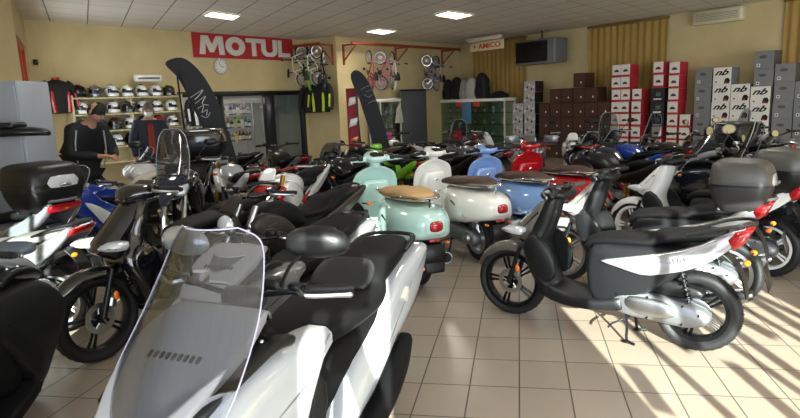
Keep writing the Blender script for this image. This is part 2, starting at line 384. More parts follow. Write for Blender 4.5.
# shop opening in the back-left wall: dark frame, room behind with a white wall
g = G()
def fb(a, c, d, e, t=.16, y=.04): g.box(((a+c)/2, y, (d+e)/2), (c-a, t, e-d), .008)
fb(3.05, 7.02, 2.0, 2.12); fb(6.93, 7.02, 0, 2.0); fb(3.05, 3.14, 0, 2.0); fb(5.62, 5.9, 0, 2.0); fb(5.9, 6.93, 0, .12); fb(4.2, 4.28, 0, 2.0)
g.xf(W1.M()); o = g.build('door_1', darkfr); o['kind'] = 'structure'
g = G().box((6.42, .05, 1.06), (1.02, .008, 1.88)); g.xf(W1.M()); g.build('door_glass', glassmat('door_glass', '#d5dde0', .06), o)
g = G()
white_wall = mat('white_wall', '#dfe2e2', .8, noise=.03)
g.box((4.8, 3.3, 1.4), (7, .1, 2.9)); g.box((1.3, 1.7, 1.4), (.1, 3.2, 2.9)); g.box((8.2, 1.7, 1.4), (.1, 3.2, 2.9)); g.box((4.8, 1.7, 2.85), (7, 3.2, .08))
g.xf(W1.M()); struct('wall_stockroom', g, white_wall)
p = W1.p(4.8, -1.4, 2.75); q = W1.p(4.8, -1.4, 0)
area('stockroom_tube_light', p, q, 2.5, .3, 26, (1, .97, .92))

# curtains let into the right wall
curt = mat('ochre_curtain', '#a58648', .85, noise=.12, nscale=8)
def curtain(s0, s1, z0, z1, lab):
    n = int((s1-s0)/.035); rs = []; 
    for i in range(n+1):
        s = s0+(s1-s0)*i/n; a = .028*sin(i*1.15)+.012*sin(i*.37)
        rs.append([(s, -.07+a, z0), (s, -.07+a*.8, (z0+z1)/2), (s, -.07+a*.5, z1), (s, -.055+a*.5, z1), (s, -.055+a*.8, (z0+z1)/2), (s, -.055+a, z0)])
    g = G().rings(rs); o = g.build('vertical_curtain', curt, loc=tuple(W3.A), rz=W3.rz, ang=60); tag(o, lab, 'curtain')
    k = G().box(((s0+s1)/2, -.07, z1+.03), (s1-s0+.06, .1, .05), .01); k.build('curtain_rail', mat('ochre_rail', '#7d6230', .5), o)
curtain(.75, 3.05, .6, 3.42, 'ochre pleated curtain hanging on the right wall behind the glass case and bags')
curtain(5.28, 7.5, .3, 3.42, 'ochre pleated curtain hanging behind the brown and red-and-white boxes')
curtain(10.05, 12.2, .3, 3.42, 'ochre pleated curtain at the right edge of the photo behind the grey boxes')

# ceiling lights
lampm = mat('lit_panel', '#fff8ea', .5, emit=9.0)
frm = mat('lamp_frame', '#cfcac0', .5)
LP = [([(-3.615, 12.013), (-3.342, 11.587), (-2.975, 12.189), (-3.25, 12.723)], 'square lit ceiling light on the left, above the red banner side of the room'),
      ([(-.688, 15.783), (-.372, 15.368), (.063, 15.903), (-.272, 16.487)], 'square lit ceiling light farthest back, above the hanging children bikes'),
      ([(.894, 13.158), (1.129, 12.704), (1.71, 13.38), (1.436, 13.939)], 'square lit ceiling light nearest the camera in the middle of the ceiling')]
for pts, lab in LP:
    c = (sum(q[0] for q in pts)/4, sum(q[1] for q in pts)/4)
    t = thing('ceiling_light', lab, 'ceiling light', (c[0], c[1], H-.03), 0, 'square ceiling lights')
    L = [(q[0]-c[0], q[1]-c[1]) for q in pts]
    g = G(); rs = [[(a*k, b*k, z) for a, b in L] for k, z in ((1.08, .028), (1.08, 0), (1.0, 0), (1.0, .014))]; g.rings(rs, False); g.build('frame', frm, t)
    g = G(); g.rings([[(a*.99, b*.99, .012) for a, b in L], [(a*.99, b*.99, .02) for a, b in L]]); g.build('diffuser', lampm, t)
    area('ceiling_light_glow', (c[0], c[1], H-.05), (c[0], c[1], 0), .55, .55, 34, (1, .96, .88))
# more ceiling lamps assumed out of view, light only, added to brighten the vehicles
for (x, y) in ((.6, 5.0), (2.5, 6.8), (7, 5.5), (5.5, 9.5), (-2.6, 7.0)):
    area('ceiling_light_glow', (x, y, H-.05), (x, y, 0), .6, .6, 27, (1, .96, .88))

# ------------------------------------------------------------ vehicle parts (local frame: x forward, y left, z up)
WCACHE = {}
def wheel(parent, x, Rr_, w, style='five', rimm=None, steer=0., disc=1, y=0., name='wheel', disc_y=None):
    """rim with its spokes; tyre and brake disc are sub-parts"""
    rimm = rimm or STEEL; key = (round(Rr_, 3), round(w, 3), style, rimm.name)
    if key not in WCACHE:
        r = Rr_-w*.62; g = G()
        g.lathe([(r-.022, -w*.34), (r+.004, -w*.38), (r+.004, -w*.32), (r-.012, -w*.2), (r-.02, 0), (r-.012, w*.2), (r+.004, w*.32), (r+.004, w*.38), (r-.022, w*.34), (r-.03, w*.1), (r-.03, -w*.1), (r-.022, -w*.34)], n=32)
        g.lathe([(0.001, -w*.42), (.03, -w*.42), (.034, -w*.25), (.05, -w*.15), (.05, w*.15), (.034, w*.25), (.03, w*.42), (0.001, w*.42)], n=16)
        if style in ('five', 'ten', 'six'):
            ns = {'five': 5, 'ten': 10, 'six': 6}[style]
            for i in range(ns):
                a = 2*pi*i/ns
                for d in ((-.1, .1) if style == 'five' else (0,)):
                    p0 = (.04*cos(a+d*2), 0, .04*sin(a+d*2)); p1 = ((r-.02)*cos(a+d), 0, (r-.02)*sin(a+d))
                    g.tube([p0, ((p0[0]+p1[0])/2, w*.1, (p0[2]+p1[2])/2), p1], [.014, .009, .012] if style != 'ten' else [.01, .007, .008], 6)
        elif style == 'wire':
            for i in range(28):
                a = 2*pi*i/28; b = a+(.35 if i % 2 else -.35); yy = w*.3*(1 if i % 4 < 2 else -1)
                g.tube([(.035*cos(a), yy, .035*sin(a)), ((r-.015)*cos(b), 0, (r-.015)*sin(b))], .0022, 4, cap=False)
        elif style == 'disc':
            g.lathe([(.05, w*.1), (.06, w*.3), (r-.05, w*.12), (r-.02, w*.1)], n=24); g.lathe([(.05, -w*.1), (.06, -w*.3), (r-.05, -w*.12), (r-.02, -w*.1)], n=24)
            for i in range(5):
                a = 2*pi*i/5+.3; g.tube([(.05*cos(a), w*.34, .05*sin(a)), ((r-.03)*cos(a), w*.2, (r-.03)*sin(a))], .014, 6)
        me = g.mesh('wheel_rim', rimm)
        t = G(); q = w*.5
        t.lathe([(r, -q*.72), (r+.02, -q*.95), (Rr_-w*.25, -q), (Rr_-w*.12, -q*.86), (Rr_-w*.035, -q*.55), (Rr_, -q*.1), (Rr_, q*.1), (Rr_-w*.035, q*.55), (Rr_-w*.12, q*.86), (Rr_-w*.25, q), (r+.02, q*.95), (r, q*.72)], n=40)
        nt = 34
        for i in range(nt):
            a = 2*pi*i/nt
            for sg in (1, -1):
                aa = a+(pi/nt if sg < 0 else 0); c0 = (Rr_+.0005); p = []
                for (yy, da, rr) in ((q*.12*sg, 0, 1.), (q*.5*sg, .05, .985), (q*.85*sg, .07, .935)): p.append((c0*rr*cos(aa+da), yy, c0*rr*sin(aa+da)))
                t.tube(p, .0035, 4, cap=False)
        tm = t.mesh('tire', RUB)
        d = G(); rd = min(.1, r*.55); d.lathe([(rd-.035, 0), (rd, 0), (rd, .004), (rd-.035, .004), (rd-.035, 0)], n=28)
        for i in range(5): a = 2*pi*i/5; d.tube([(.03*cos(a), .002, .03*sin(a)), ((rd-.03)*cos(a+.25), .002, (rd-.03)*sin(a+.25))], .006, 4)
        WCACHE[key] = (me, tm, d.mesh('brake_disc', ALU))
    me, tm, dm = WCACHE[key]
    o = bpy.data.objects.new(name, me); COL.objects.link(o); o.parent = parent; o.location = (x, y, Rr_); o.rotation_euler.z = steer
    t = bpy.data.objects.new('tire', tm); COL.objects.link(t); t.parent = o
    for k in range(disc):
        b = bpy.data.objects.new('brake_disc', dm); COL.objects.link(b); b.parent = o; b.location.y = (disc_y if disc_y is not None else w*.42)*(1 if k == 0 else -1)
    return o
def arc(cx, cz, r, a0, a1, n=8): return [(cx+r*cos(R(a0+(a1-a0)*i/n)), cz+r*sin(R(a0+(a1-a0)*i/n))) for i in range(n+1)]
def fender(parent, x, Rr_, w, a0, a1, m_, name='front_fender', gap=.03, th=.006, k0=.35, y=0.):
    pts = arc(x, Rr_, Rr_+gap, a0, a1, 14); N = len(pts); g = G(); rs = []
    for i, (px, pz) in enumerate(pts):
        t = i/(N-1); ww = w*(k0+(1-k0)*sin(pi*min(max(t*1.05, .0), 1))**.6)*.5
        ux, uz = (px-x)/(Rr_+gap), (pz-Rr_)/(Rr_+gap); r = []
        prof = [(-1, -.055), (-.98, -.03), (-.8, -.008), (-.4, .006), (0, .01), (.4, .006), (.8, -.008), (.98, -.03), (1, -.055)]
        for a, h in prof: r.append((px+ux*h, y+a*ww, pz+uz*h))
        for a, h in prof[::-1]: r.append((px+ux*(h-th), y+a*(ww-th), pz+uz*(h-th)))
        rs.append(r)
    g.rings(rs); return g.build(name, m_, parent)
def grip_set(parent, x, z, half, rise=0., back=.05, m_bar=STEEL, steer=0., lever=ALU, y0=.16, bl=True, weights=True, piv=None):
    """handlebar with grips, levers and mirrors' clamps"""
    M_ = Matrix.Translation((x, 0, z)) @ Matrix.Rotation(steer, 4, 'Z')
    g = G(); g.tube([(-back, -half, rise), (-.01, -y0-.06, rise*.8), (0, -.06, 0), (0, .06, 0), (-.01, y0+.06, rise*.8), (-back, half, rise)], .011, 8, 4); g.xf(M_); hb = g.build('handlebar', m_bar, parent)
    for s in (-1, 1):
        a = Vector((-back*.35, s*(half-.14), rise)); b = Vector((-back, s*half, rise)); g = G()
        P_ = [a.lerp(b, t/12) for t in range(13)]; rs = [.0165+(.0025 if i % 2 else 0) for i in range(13)]
        g.tube(P_, rs, 10); g.tube([P_[0]+(a-b)*.03, P_[0]], .022, 10)
        if weights: g.tube([b, b+(b-a)*.12], .015, 8)
        g.xf(M_); g.build('grip', RUB, parent)
        g = G(); h = a+Vector((0, -s*.035, 0)); g.box(tuple(h), (.045, .06, .04), .01); g.box(tuple(h+Vector((.03, 0, .02))), (.045, .05, .025), .008); g.xf(M_); g.build('switch_housing', BLK, parent)
        if bl:
            g = G(); g.tube([a+Vector((.035, -s*.02, .005)), a+Vector((.065, s*.03, .0)), b+Vector((.06, -s*.02, -.01)), b+Vector((.035, s*.025, -.012))], [.009, .006, .006, .008], 6, 4, flat=1.5)
            g.sph(tuple(b+Vector((.035, s*.025, -.012))), .009, 8); g.xf(M_); g.build('brake_lever', lever, parent)
    return M_
def mirror(parent, M_, s, base, top, w=.13, h=.075, stem=BLK, shell=BLK, yaw=0., name='mirror'):
    """stem part with a shell and glass face (sub-parts); face looks back (-x)"""
    b, t = Vector((base[0], base[1]*s, base[2])), Vector((top[0], top[1]*s, top[2])); g = G()
    g.tube([b, b.lerp(t, .5)+Vector((.02, 0, .015)), t], .0065, 8, 4); g.sph(tuple(b), .012, 8); g.xf(M_); o = g.build('mirror', stem, parent)
    rs = []; n = 20
    def ring(dx, k): return [(dx, k*w/2*cos(2*pi*j/n)*(1 if abs(cos(2*pi*j/n)) < .9 else .98), k*h/2*(1 if sin(2*pi*j/n) > 0 else .85)*abs(sin(2*pi*j/n))**.8*(1 if sin(2*pi*j/n) >= 0 else -1)) for j in range(n)]
    T = M_ @ Matrix.Translation(t+Vector((0, s*w*.18, h*.2))) @ Matrix.Rotation(s*(.15+yaw), 4, 'Z') @ Matrix.Rotation(.12, 4, 'Y')
    g = G(); g.rings([ring(.036, .35), ring(.034, .6), ring(.022, .88), ring(.0, 1.), ring(-.008, 1.), ring(-.008, .93), ring(-.003, .9)]); g.xf(T); g.build('mirror_shell', shell, o)
    g = G(); g.rings([ring(-.0035, .88), ring(-.005, .88)]); g.xf(T); g.build('mirror_glass', MIRR, o)
    return o
def windscreen(parent, rows, m_=None, th=.004, name='windshield', edge=None, n=14, er=.004):
    """rows bottom->top: (x, z, halfwidth, wrap) wrap = how far edges sweep back; y = hw*sin, x = x - wrap*(t^2)"""
    def pt(r, t, o=0.): x, z, hw, wr = r; return (x-wr*abs(t)**2.2-o, hw*t*(1-o/ max(hw, .01)*.5), z)
    Rw = cat(rows, 4); rs = []
    for r in Rw:
        a = [pt(r, -1+2*i/n) for i in range(n+1)]; b = [pt(r, 1-2*i/n, th) for i in range(n+1)]; rs.append(a+b)
    g = G().rings(rs); o = g.build(name, m_ or GLS, parent, ang=50)
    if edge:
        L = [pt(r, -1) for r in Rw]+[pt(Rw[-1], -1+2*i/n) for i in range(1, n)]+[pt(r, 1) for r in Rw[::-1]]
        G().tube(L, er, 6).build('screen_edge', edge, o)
    return o
def top_case(parent, x, z, L=.42, W=.52, Hh=.31,  body=None, lid=None, lens=None, back=None, name='top_case', boxy=False):
    body = body or BLK; lid = lid or body; w = W/2; p = 3.6 if not boxy else 4.6
    def sec(zz, kx, kw, dx=0.): return (x+dx, zz, w*kw, L/2*kx, L/2*kx)
    g = G(); zs = [sec(z, .76, .74), sec(z+Hh*.06, .84, .82), sec(z+Hh*.3, .97, .95), sec(z+Hh*.5, 1, 1)]
    g.loft(zs, 36, p, 2, vert='x'); o = g.build(name, body, parent, ang=50)
    g = G(); zs = [sec(z+Hh*.5, 1.0, 1.0), sec(z+Hh*.53, 1.03, 1.02), sec(z+Hh*.72, 1.0, 1.0), sec(z+Hh*.88, .93, .94, .01), sec(z+Hh*.96, .82, .84, .02), sec(z+Hh, .6, .66, .03)]
    g.loft(zs, 36, p, 2, vert='x', ends=False); g.build('top_case_lid', lid, o, ang=50)
    g = G(); g.loft([sec(z+Hh*.5-.008, 1.035, 1.03), sec(z+Hh*.5+.008, 1.035, 1.03)], 36, p, 1, vert='x', ends=False); g.build('seam', BLK, o)
    if lens:
        g = G(); n = 12
        rs = []
        for i in range(n+1):
            t = -1+2*i/n; c = abs(t)**3; xx = x-L/2*1.03+.012+c*L*.22
            yy = w*.98*t
            hh = .035*(1-.25*abs(t))+.008
            rs.append([(xx-.022, yy, z+Hh*.6-hh), (xx-.026, yy, z+Hh*.6), (xx-.012, yy, z+Hh*.6+hh*1.1), (xx+.03, yy*.97, z+Hh*.6+hh*.9), (xx+.03, yy*.97, z+Hh*.6-hh)])
        g.rings(rs); g.build('reflector_band', lens, o)
        g = G(); g.tube([(x-L/2-.022, -.05, z+Hh*.52), (x-L/2-.032, 0, z+Hh*.55), (x-L/2-.022, .05, z+Hh*.52)], .012, 8, 3); g.build('latch', ALU, o)
    g = G(); g.box((x, 0, z-.012), (L*.7, W*.55, .024), .006); g.build('mounting_plate', BLK, parent)
    return o
def stand(parent, x, z0, side=1, m_=None, double=True):
    g = G()
    for s in ((1, -1) if double else (side,)):
        g.tube([(x, s*.07, z0), (x-.03, s*.1, z0*.45), (x-.04, s*.13, .018), (x-.1, s*.16, .01)], .0105, 6, 3); g.box((x-.04, s*.135, .008), (.05, .035, .012), .003)
    if double: g.tube([(x-.02, -.085, z0*.6), (x-.02, .085, z0*.6)], .009, 6)
    g.tube([(x+.0, side*.1, z0*.6), (x+.06, side*.15, z0*.5), (x+.07, side*.2, z0*.45)], .007, 6)
    g.build('stand', m_ or STEEL, parent)
def shock(parent, p0, p1, r=.022, m_=None, spring=None):
    a, b = Vector(p0), Vector(p1); d = (b-a); g = G(); g.tube([a, b], r*.45, 8); g.build('shock_absorber', m_ or STEEL, parent)
    n = 7; pts = []; q = d.normalized(); u = q.cross(Vector((0, 1, 0))).normalized(); v = q.cross(u)
    for i in range(n*8+1):
        t = i/(n*8); c = a+d*(.15+.65*t); pts.append(c+(u*cos(2*pi*i/8)+v*sin(2*pi*i/8))*r)
    G().tube(pts, .0048, 5).build('coil_spring', spring or STEEL, parent)
def exhaust(parent, pts, r, m_=ALU, tip=BLK, side=-1):
    g = G(); g.tube(pts, r, 14, 4); o = g.build('exhaust', m_, parent)
    a, b = Vector(pts[-2]), Vector(pts[-1]); d = (b-a).normalized(); rr = r[-1] if isinstance(r, (list, tuple)) else r
    G().tube([b-d*.01, b+d*.03], [rr*.95, rr*.6], 14).build('exhaust_tip', tip, o); return o
def lamp(parent, name, c, r, m_, bez=None, ax=(1, 0, 0)):
    g = G().sph(c, r, 14); o = g.build(name, m_, parent)
    return o
def signal(parent, p, s, m_=ORL):
    g = G(); g.tube([(p[0], s*(p[1]-.07), p[2]), (p[0], s*p[1], p[2])], .007, 6); o = g.build('turn_signal', BLK, parent)
    G().sph((p[0], s*(p[1]+.015), p[2]), (.022, .032, .018), 10).build('signal_lens', m_, o); return o
def plate(parent, x, z, tilt=.3, m_=None):
    g = G().box((0, 0, 0), (.006, .18, .15), .002); g.build('number_plate_holder', m_ or BLK, parent, loc=(x, 0, z), rot=(0, tilt, 0))

# ------------------------------------------------------------ high-wheel city scooter
def city_scooter(label, loc, hd, front=None, side=None, body=None, seatm=None, group=None, case=None, screen=False, steer=0., rimm=None, badge='', tall=0., detail=True, fend=None, name='scooter', apron=None):
    apron = apron or body or MATTE
    front = front or GRYP; side = side or WHT; body = body or MATTE; seatm = seatm or MATTE; rimm = rimm or STEEL; fend = fend or front
    t = thing(name, label, 'scooter', (loc[0], loc[1], 0), R(hd), group)
    Rf, Rb = .285, .275; xf, xr = .69, -.68
    wheel(t, xf, Rf, .1, 'five', rimm, steer); wheel(t, xr, Rb, .12, 'five', rimm, 0)
    fender(t, xf, Rf, .14, 18, 172, fend)
    for s in (-1, 1):
        g = G().tube([(xf, s*.075, Rf), (xf-.1, s*.075, Rf+.3)], [.021, .016], 10); g.build('fork_leg', BLK, t)
    g = G().box((xf-.075, .075, Rf+.09), (.05, .035, .075), .012, ry=-.3); g.build('brake_caliper', ALU, t)
    G().sph((xf-.09, .1, Rf+.13), (.02, .012, .032), 10).build('reflector', ORL, t)
    # front apron and nose
    g = G(); g.loft([(.33, .27, .12, .07, .05), (.37, .34, .17, .08, .07), (.42, .48, .2, .09, .06), (.45, .62, .165, .1, .06), (.41, .75, .13, .08, .07), (.37, .87, .125, .06, .07), (.33, .97, .11, .06, .05), (.31, 1.02, .07, .03, .03)], 26, 2.6, 4, vert='x')
    g.build('front_apron', apron, t, ang=50)
    g = G(); g.prism([(.44, .6), (.62, .66), (.665, .72), (.58, .8), (.46, .92), (.36, 1.0), (.33, .96), (.36, .84), (.42, .74)], .0, .1, .05, k=2, crown=.015); g.mirror(); g.build('nose_panel', front, t, ang=60)
    for s in (1, -1):
        g = G(); g.prism([(.54, .70), (.66, .715), (.7, .74), (.63, .765), (.52, .755)], s*.12, s*.188, .02, k=2); g.build('headlight', LENS, t)
        g = G(); g.prism([(.32, .36), (.42, .42), (.5, .56), (.5, .66), (.42, .72), (.3, .62), (.25, .45)], s*.165, s*.2, .02, k=2, crown=.01, tilt=.05); g.build('apron_side', body, t, ang=50)
    if tall > 0 or screen:
        windscreen(t, [(.44, .95, .13, .05), (.36, 1.08+tall*.3, .17, .06), (.27, 1.2+tall*.7, .16, .06), (.23, 1.26+tall, .1, .04)], GLS, edge=mat('screen_edge', '#9aa0a6', .2, coat=1.))
    g = G(); g.loft([(.42, .99, .06, .03, .03), (.36, 1.02, .13, .05, .05), (.28, 1.03, .17, .05, .05), (.22, 1.01, .13, .035, .035)], 20, 2.5, 3); g.build('handlebar_cover', body, t, ang=50)
    M_ = grip_set(t, .3, 1.03, .34, .02, .07, STEEL, steer)
    g = G(); g.box((.25, 0, 1.065), (.1, .17, .02), .008, ry=.5); g.build('instrument_panel', BLKG, t)
    # floor
    g = G(); g.loft([(.38, .3, .17, .05, .06), (.2, .265, .2, .035, .07), (-.05, .265, .2, .035, .07), (-.22, .3, .18, .05, .08)], 22, 3.5, 3); g.build('footboard', body, t, ang=50)
    # under-seat body
    g = G(); g.prism([(-.02, .27), (.04, .45), (.02, .68), (-.1, .76), (-.6, .78), (-.78, .72), (-.6, .55), (-.42, .4), (-.25, .27)], 0, .165, .05, k=2, crown=.012); g.mirror(); g.build('body_shell', body, t, ang=50)
    for s in (1, -1):
        g = G(); g.prism([(-.08, .6), (-.2, .645), (-.38, .7), (-.6, .78), (-.82, .9), (-1.06, 1.0), (-1.04, .9), (-.84, .73), (-.62, .6), (-.42, .53), (-.3, .535), (-.2, .56)], s*.14, s*.195, .022, k=2, crown=.004, tilt=-.12); o = g.build('side_panel', side, t, ang=50)
        if badge and s == 1 and detail:
            text('lettering', badge, .06, mat('badge_grey', '#4c4f55', .4), o, (-.52, .209, .655), (R(90), R(-20), R(180)), .001, sx=1.1)
        g = G(); g.prism([(-.14, .585), (-.27, .63), (-.4, .61), (-.3, .565)], s*.19, s*.2, .004, k=1); g.build('side_vent', BLK, t)
    # seat
    g = G(); g.loft([(.06, .7, .1, .03, .04), (0, .755, .13, .045, .05), (-.2, .79, .16, .05, .05), (-.38, .805, .165, .05, .05), (-.46, .84, .155, .06, .05), (-.7, .885, .14, .055, .05), (-.88, .91, .1, .04, .04)], 24, 2.8, 4); g.build('seat', seatm, t, ang=60)
    # tail
    g = G(); g.prism([(-.93, .9), (-.99, .97), (-1.08, 1.0), (-1.12, .98), (-1.07, .88), (-.98, .81)], 0, .185, .03, k=1); g.mirror(); g.build('tail_light', REDL, t)
    g = G(); g.tube([(-.62, .13, .9), (-.85, .15, .985), (-1.05, .13, 1.02), (-1.12, .05, 1.02), (-1.12, -.05, 1.02), (-1.05, -.13, 1.02), (-.85, -.15, .985), (-.62, -.13, .9)], .016, 8, 3); g.build('rear_rack', side if case else BLK, t)
    g = G(); g.loft([(-.85, .76, .07, .02, .02), (-.98, .66, .075, .012, .012), (-1.06, .52, .075, .01, .01), (-1.09, .42, .07, .008, .008)], 14, 3, 3); g.build('rear_mudguard', BLK, t)
    plate(t, -1.07, .57, .25)
    for s in (1, -1): signal(t, (-.97, .13, .68), s)
    # drive
    g = G(); g.prism([(-.12, .33), (-.18, .4), (-.42, .385), (-.66, .36), (-.78, .3), (-.76, .23), (-.64, .19), (-.4, .2), (-.2, .22)], .08, .165, .03, k=2, crown=.012); o = g.build('transmission_cover', ENG, t, ang=50)
    g = G(); g.prism([(-.28, .36), (-.5, .355), (-.58, .3), (-.54, .245), (-.36, .24), (-.26, .29)], .165, .185, .012, k=3, crown=.006); g.build('cover_plate', ALU, o)
    for q in ((-.2, .36), (-.2, .25), (-.4, .225), (-.62, .22), (-.72, .3), (-.62, .345), (-.4, .37)): G().tube([(q[0], .165, q[1]), (q[0], .185, q[1])], .007, 6).build('bolt', STEEL, o)
    g = G(); g.prism([(-.3, .42), (-.42, .5), (-.7, .46), (-.72, .4), (-.5, .38)], .06, .13, .02, k=2); g.build('air_filter_box', BLK, t)
    g = G(); g.box((-.2, 0, .34), (.2, .16, .2), .03); [g.box((-.08, 0, .3+i*.02), (.1, .15, .006)) for i in range(6)]; g.build('engine', DENG, t)
    shock(t, (-.66, .13, .33), (-.58, .14, .66)); shock(t, (-.66, -.13, .33), (-.58, -.14, .66))
    exhaust(t, [(-.1, -.08, .24), (-.25, -.12, .2), (-.45, -.16, .25), (-.95, -.17, .38)], [.015, .02, .045, .05])
    stand(t, -.22, .26)
    for ch in t.children:
        if ch.name.split('.')[0] in ('seat', 'side_panel', 'tail_light', 'rear_rack', 'body_shell', 'rear_mudguard'):
            for oo in (ch,)+tuple(ch.children):
                if oo.name.startswith('lettering'): oo.location.z = .55+(oo.location.z-.55)*.76; continue
                for v in oo.data.vertices:
                    if v.co.z > .55: v.co.z = .55+(v.co.z-.55)*.76
                    if v.co.x < -.7: v.co.x = -.7+(v.co.x+.7)*.68
    if case: top_case(t, -.76, .84, body=case[0], lid=case[1], lens=case[2], Hh=.35, W=.5, boxy=True)
    return t

# ------------------------------------------------------------ retro step-through scooter
def retro_scooter(label, loc, hd, paint, seatm, group=None, steer=0., detail=True, glove=None):
    t = thing('retro_scooter', label, 'scooter', (loc[0], loc[1], 0), R(hd), group)
    rim = mat('silver_rim', '#c3c6ca', .3, metal=.9); Rf = .232; xf, xr = .62, -.6
    wheel(t, xf, Rf, .1, 'five', rim, steer); wheel(t, xr, Rf, .11, 'five', rim, 0)
    g = G(); g.loft([(.86, .27, .05, .02, .03), (.8, .38, .1, .05, .06), (.68, .46, .13, .05, .09), (.52, .46, .14, .05, .1), (.4, .36, .13, .04, .06)], 22, 2.6, 4); g.build('front_fender', paint, t, ang=60)
    G().tube([(xf, .08, Rf), (.55, .08, .45)], .022, 10).build('fork_arm', ALU, t)
    # leg shield: a curved sheet with a raised nose
    g = G(); g.loft([(.34, .235, .19, .012, .02), (.42, .3, .2, .012, .02), (.475, .45, .225, .012, .022), (.485, .62, .245, .012, .025), (.465, .78, .24, .012, .03), (.43, .88, .2, .012, .04), (.4, .93, .12, .012, .04), (.385, .955, .05, .02, .04)], 30, 3.2, 5, vert='x', bend=-.22); g.build('leg_shield', paint, t, ang=60)
    g = G(); g.loft([(.55, .48, .05, .02, .05), (.535, .6, .055, .025, .05), (.5, .78, .045, .03, .05), (.45, .92, .035, .02, .04)], 14, 2.4, 3, vert='x'); g.build('horn_cover', paint, t, ang=60)
    g = G(); g.loft([(.42, .42, .13, .03, .08), (.43, .55, .175, .03, .085), (.42, .7, .17, .03, .08), (.4, .8, .13, .02, .06)], 22, 4, 3, vert='x'); o = g.build('glove_box', glove or paint, t, ang=50)
    G().sph((.335, 0, .73), (.012, .022, .022), 10).build('lock', CHR, o)
    g = G(); g.tube([(.33, -.05, .6), (.3, 0, .6), (.33, .05, .6)], .006, 6, 3); g.build('bag_hook', CHR, o)
    # headset
    g = G(); g.loft([(.49, 1.02, .075, .06, .06), (.44, 1.035, .1, .065, .065), (.37, 1.035, .12, .055, .06), (.3, 1.03, .1, .035, .045), (.27, 1.02, .06, .02, .03)], 24, 2.3, 4)
    g.loft([(.385, .94, .055, .04, .04), (.385, 1.0, .06, .045, .045)], 16, 2, 1, vert='x')
    g.loft([(.38, 1.03, .28, .028, .03), (.33, 1.03, .28, .02, .028)], 24, 4, 1)
    M0 = Matrix.Translation((.38, 0, 0)) @ Matrix.Rotation(steer, 4, 'Z') @ Matrix.Translation((-.38, 0, 0)); g.xf(M0); g.build('headset', paint, t, ang=60)
    g = G(); g.lathe([(.001, .0), (.06, .004), (.07, -.01), (.07, -.03)], (.505, 0, 1.02), 'X', 24); g.xf(M0); g.build('headlight', LENS, t)
    g = G(); g.lathe([(.068, .004), (.078, .0), (.078, -.03), (.068, -.03)], (.505, 0, 1.02), 'X', 24); g.xf(M0); g.build('headlight_rim', CHR, t)
    g = G(); g.loft([(.36, 1.088, .05, .006, .006), (.31, 1.075, .075, .006, .006), (.275, 1.055, .06, .006, .006)], 18, 2.2, 3); g.xf(M0); g.build('instrument_panel', BLKG, t)
    M_ = grip_set(t, .35, 1.035, .34, 0, .04, STEEL, steer, y0=.18)
    g = G(); g.loft([(.4, .26, .18, .015, .03), (.25, .235, .2, .015, .03), (0, .235, .2, .015, .03), (-.12, .27, .2, .02, .03)], 22, 4, 3); g.build('footboard', paint, t, ang=50)
    g = G()
    for yy in (-.13, -.08, .08, .13): g.tube([(.33, yy, .262), (.05, yy, .256), (-.06, yy, .262)], .007, 6)
    g.build('floor_strips', RUB, t)
    # rear body
    g = G(); g.loft([(-.02, .5, .1, .2, .22), (-.08, .5, .16, .22, .2), (-.25, .5, .215, .24, .17), (-.45, .5, .26, .24, .13), (-.65, .5, .265, .235, .1), (-.82, .51, .22, .21, .07), (-.95, .53, .15, .16, .06), (-1.0, .55, .09, .1, .04)], 36, 2.9, 5, vert=True); g.build('rear_body', paint, t, ang=60)
    if detail:
        text('lettering', 'Vespa', .055, CHR, t, (-.73, .262, .5), (R(86), R(0), R(171)), .002, shear=.3)
    for s in (1, -1):
        g = G()
        for i in range(3): g.loft([(-.46-i*.03, .62-i*.012, .012, .006, .006), (-.54-i*.03, .60-i*.012, .012, .006, .006)], 8, 2, 1, y0=s*.252)
        g.build('side_grille', BLK, t)
    # seat
    g = G(); g.loft([(.03, .735, .07, .02, .02), (-.02, .755, .12, .035, .03), (-.18, .775, .155, .045, .035), (-.33, .775, .165, .045, .035), (-.45, .79, .16, .055, .035), (-.62, .8, .15, .05, .035), (-.76, .79, .11, .04, .03), (-.81, .78, .06, .02, .02)], 28, 2.8, 5); o = g.build('seat', seatm, t, ang=60)
    g = G(); n = 24; g.tube([(-.39+.43*cos(2*pi*i/n), .16*sin(2*pi*i/n), .755+.015*(-cos(2*pi*i/n))) for i in range(n+1)], .006, 6); g.build('seat_piping', mat('cream_piping', '#d8cdb8', .6), o)
    g = G(); g.tube([(-.5, .17, .77), (-.72, .15, .8), (-.88, .09, .8), (-.91, 0, .8), (-.88, -.09, .8), (-.72, -.15, .8), (-.5, -.17, .77)], .011, 8, 4); g.tube([(-.9, 0, .8), (-.9, 0, .72)], .009, 6); g.build('grab_rail', CHR, t)
    # rear lamp, signals, mudflap
    g = G(); g.loft([(-.955, .56, .075, .07, .05), (-1.005, .575, .07, .062, .045), (-1.03, .58, .05, .045, .03)], 22, 3.2, 2, vert=True); o = g.build('tail_light', REDL, t, ang=50)
    g = G(); g.loft([(-.93, .56, .09, .085, .06), (-.985, .57, .085, .078, .055)], 22, 3.2, 1, vert=True); g.build('tail_light_bezel', BLK, o)
    for s in (1, -1):
        g = G().sph((-.94, s*.13, .43), (.03, .02, .016), 10); g.build('turn_signal', ORL, t)
    g = G(); g.loft([(-.83, .44, .1, .02, .02), (-.93, .4, .1, .012, .012), (-.97, .3, .095, .01, .01), (-.985, .2, .08, .008, .008)], 18, 3.2, 3); g.build('mudflap', BLK, t)
    plate(t, -.99, .36, .12)
    g = G().box((-.975, 0, .465), (.02, .1, .022), .005); g.build('rear_reflector', REDL, t)
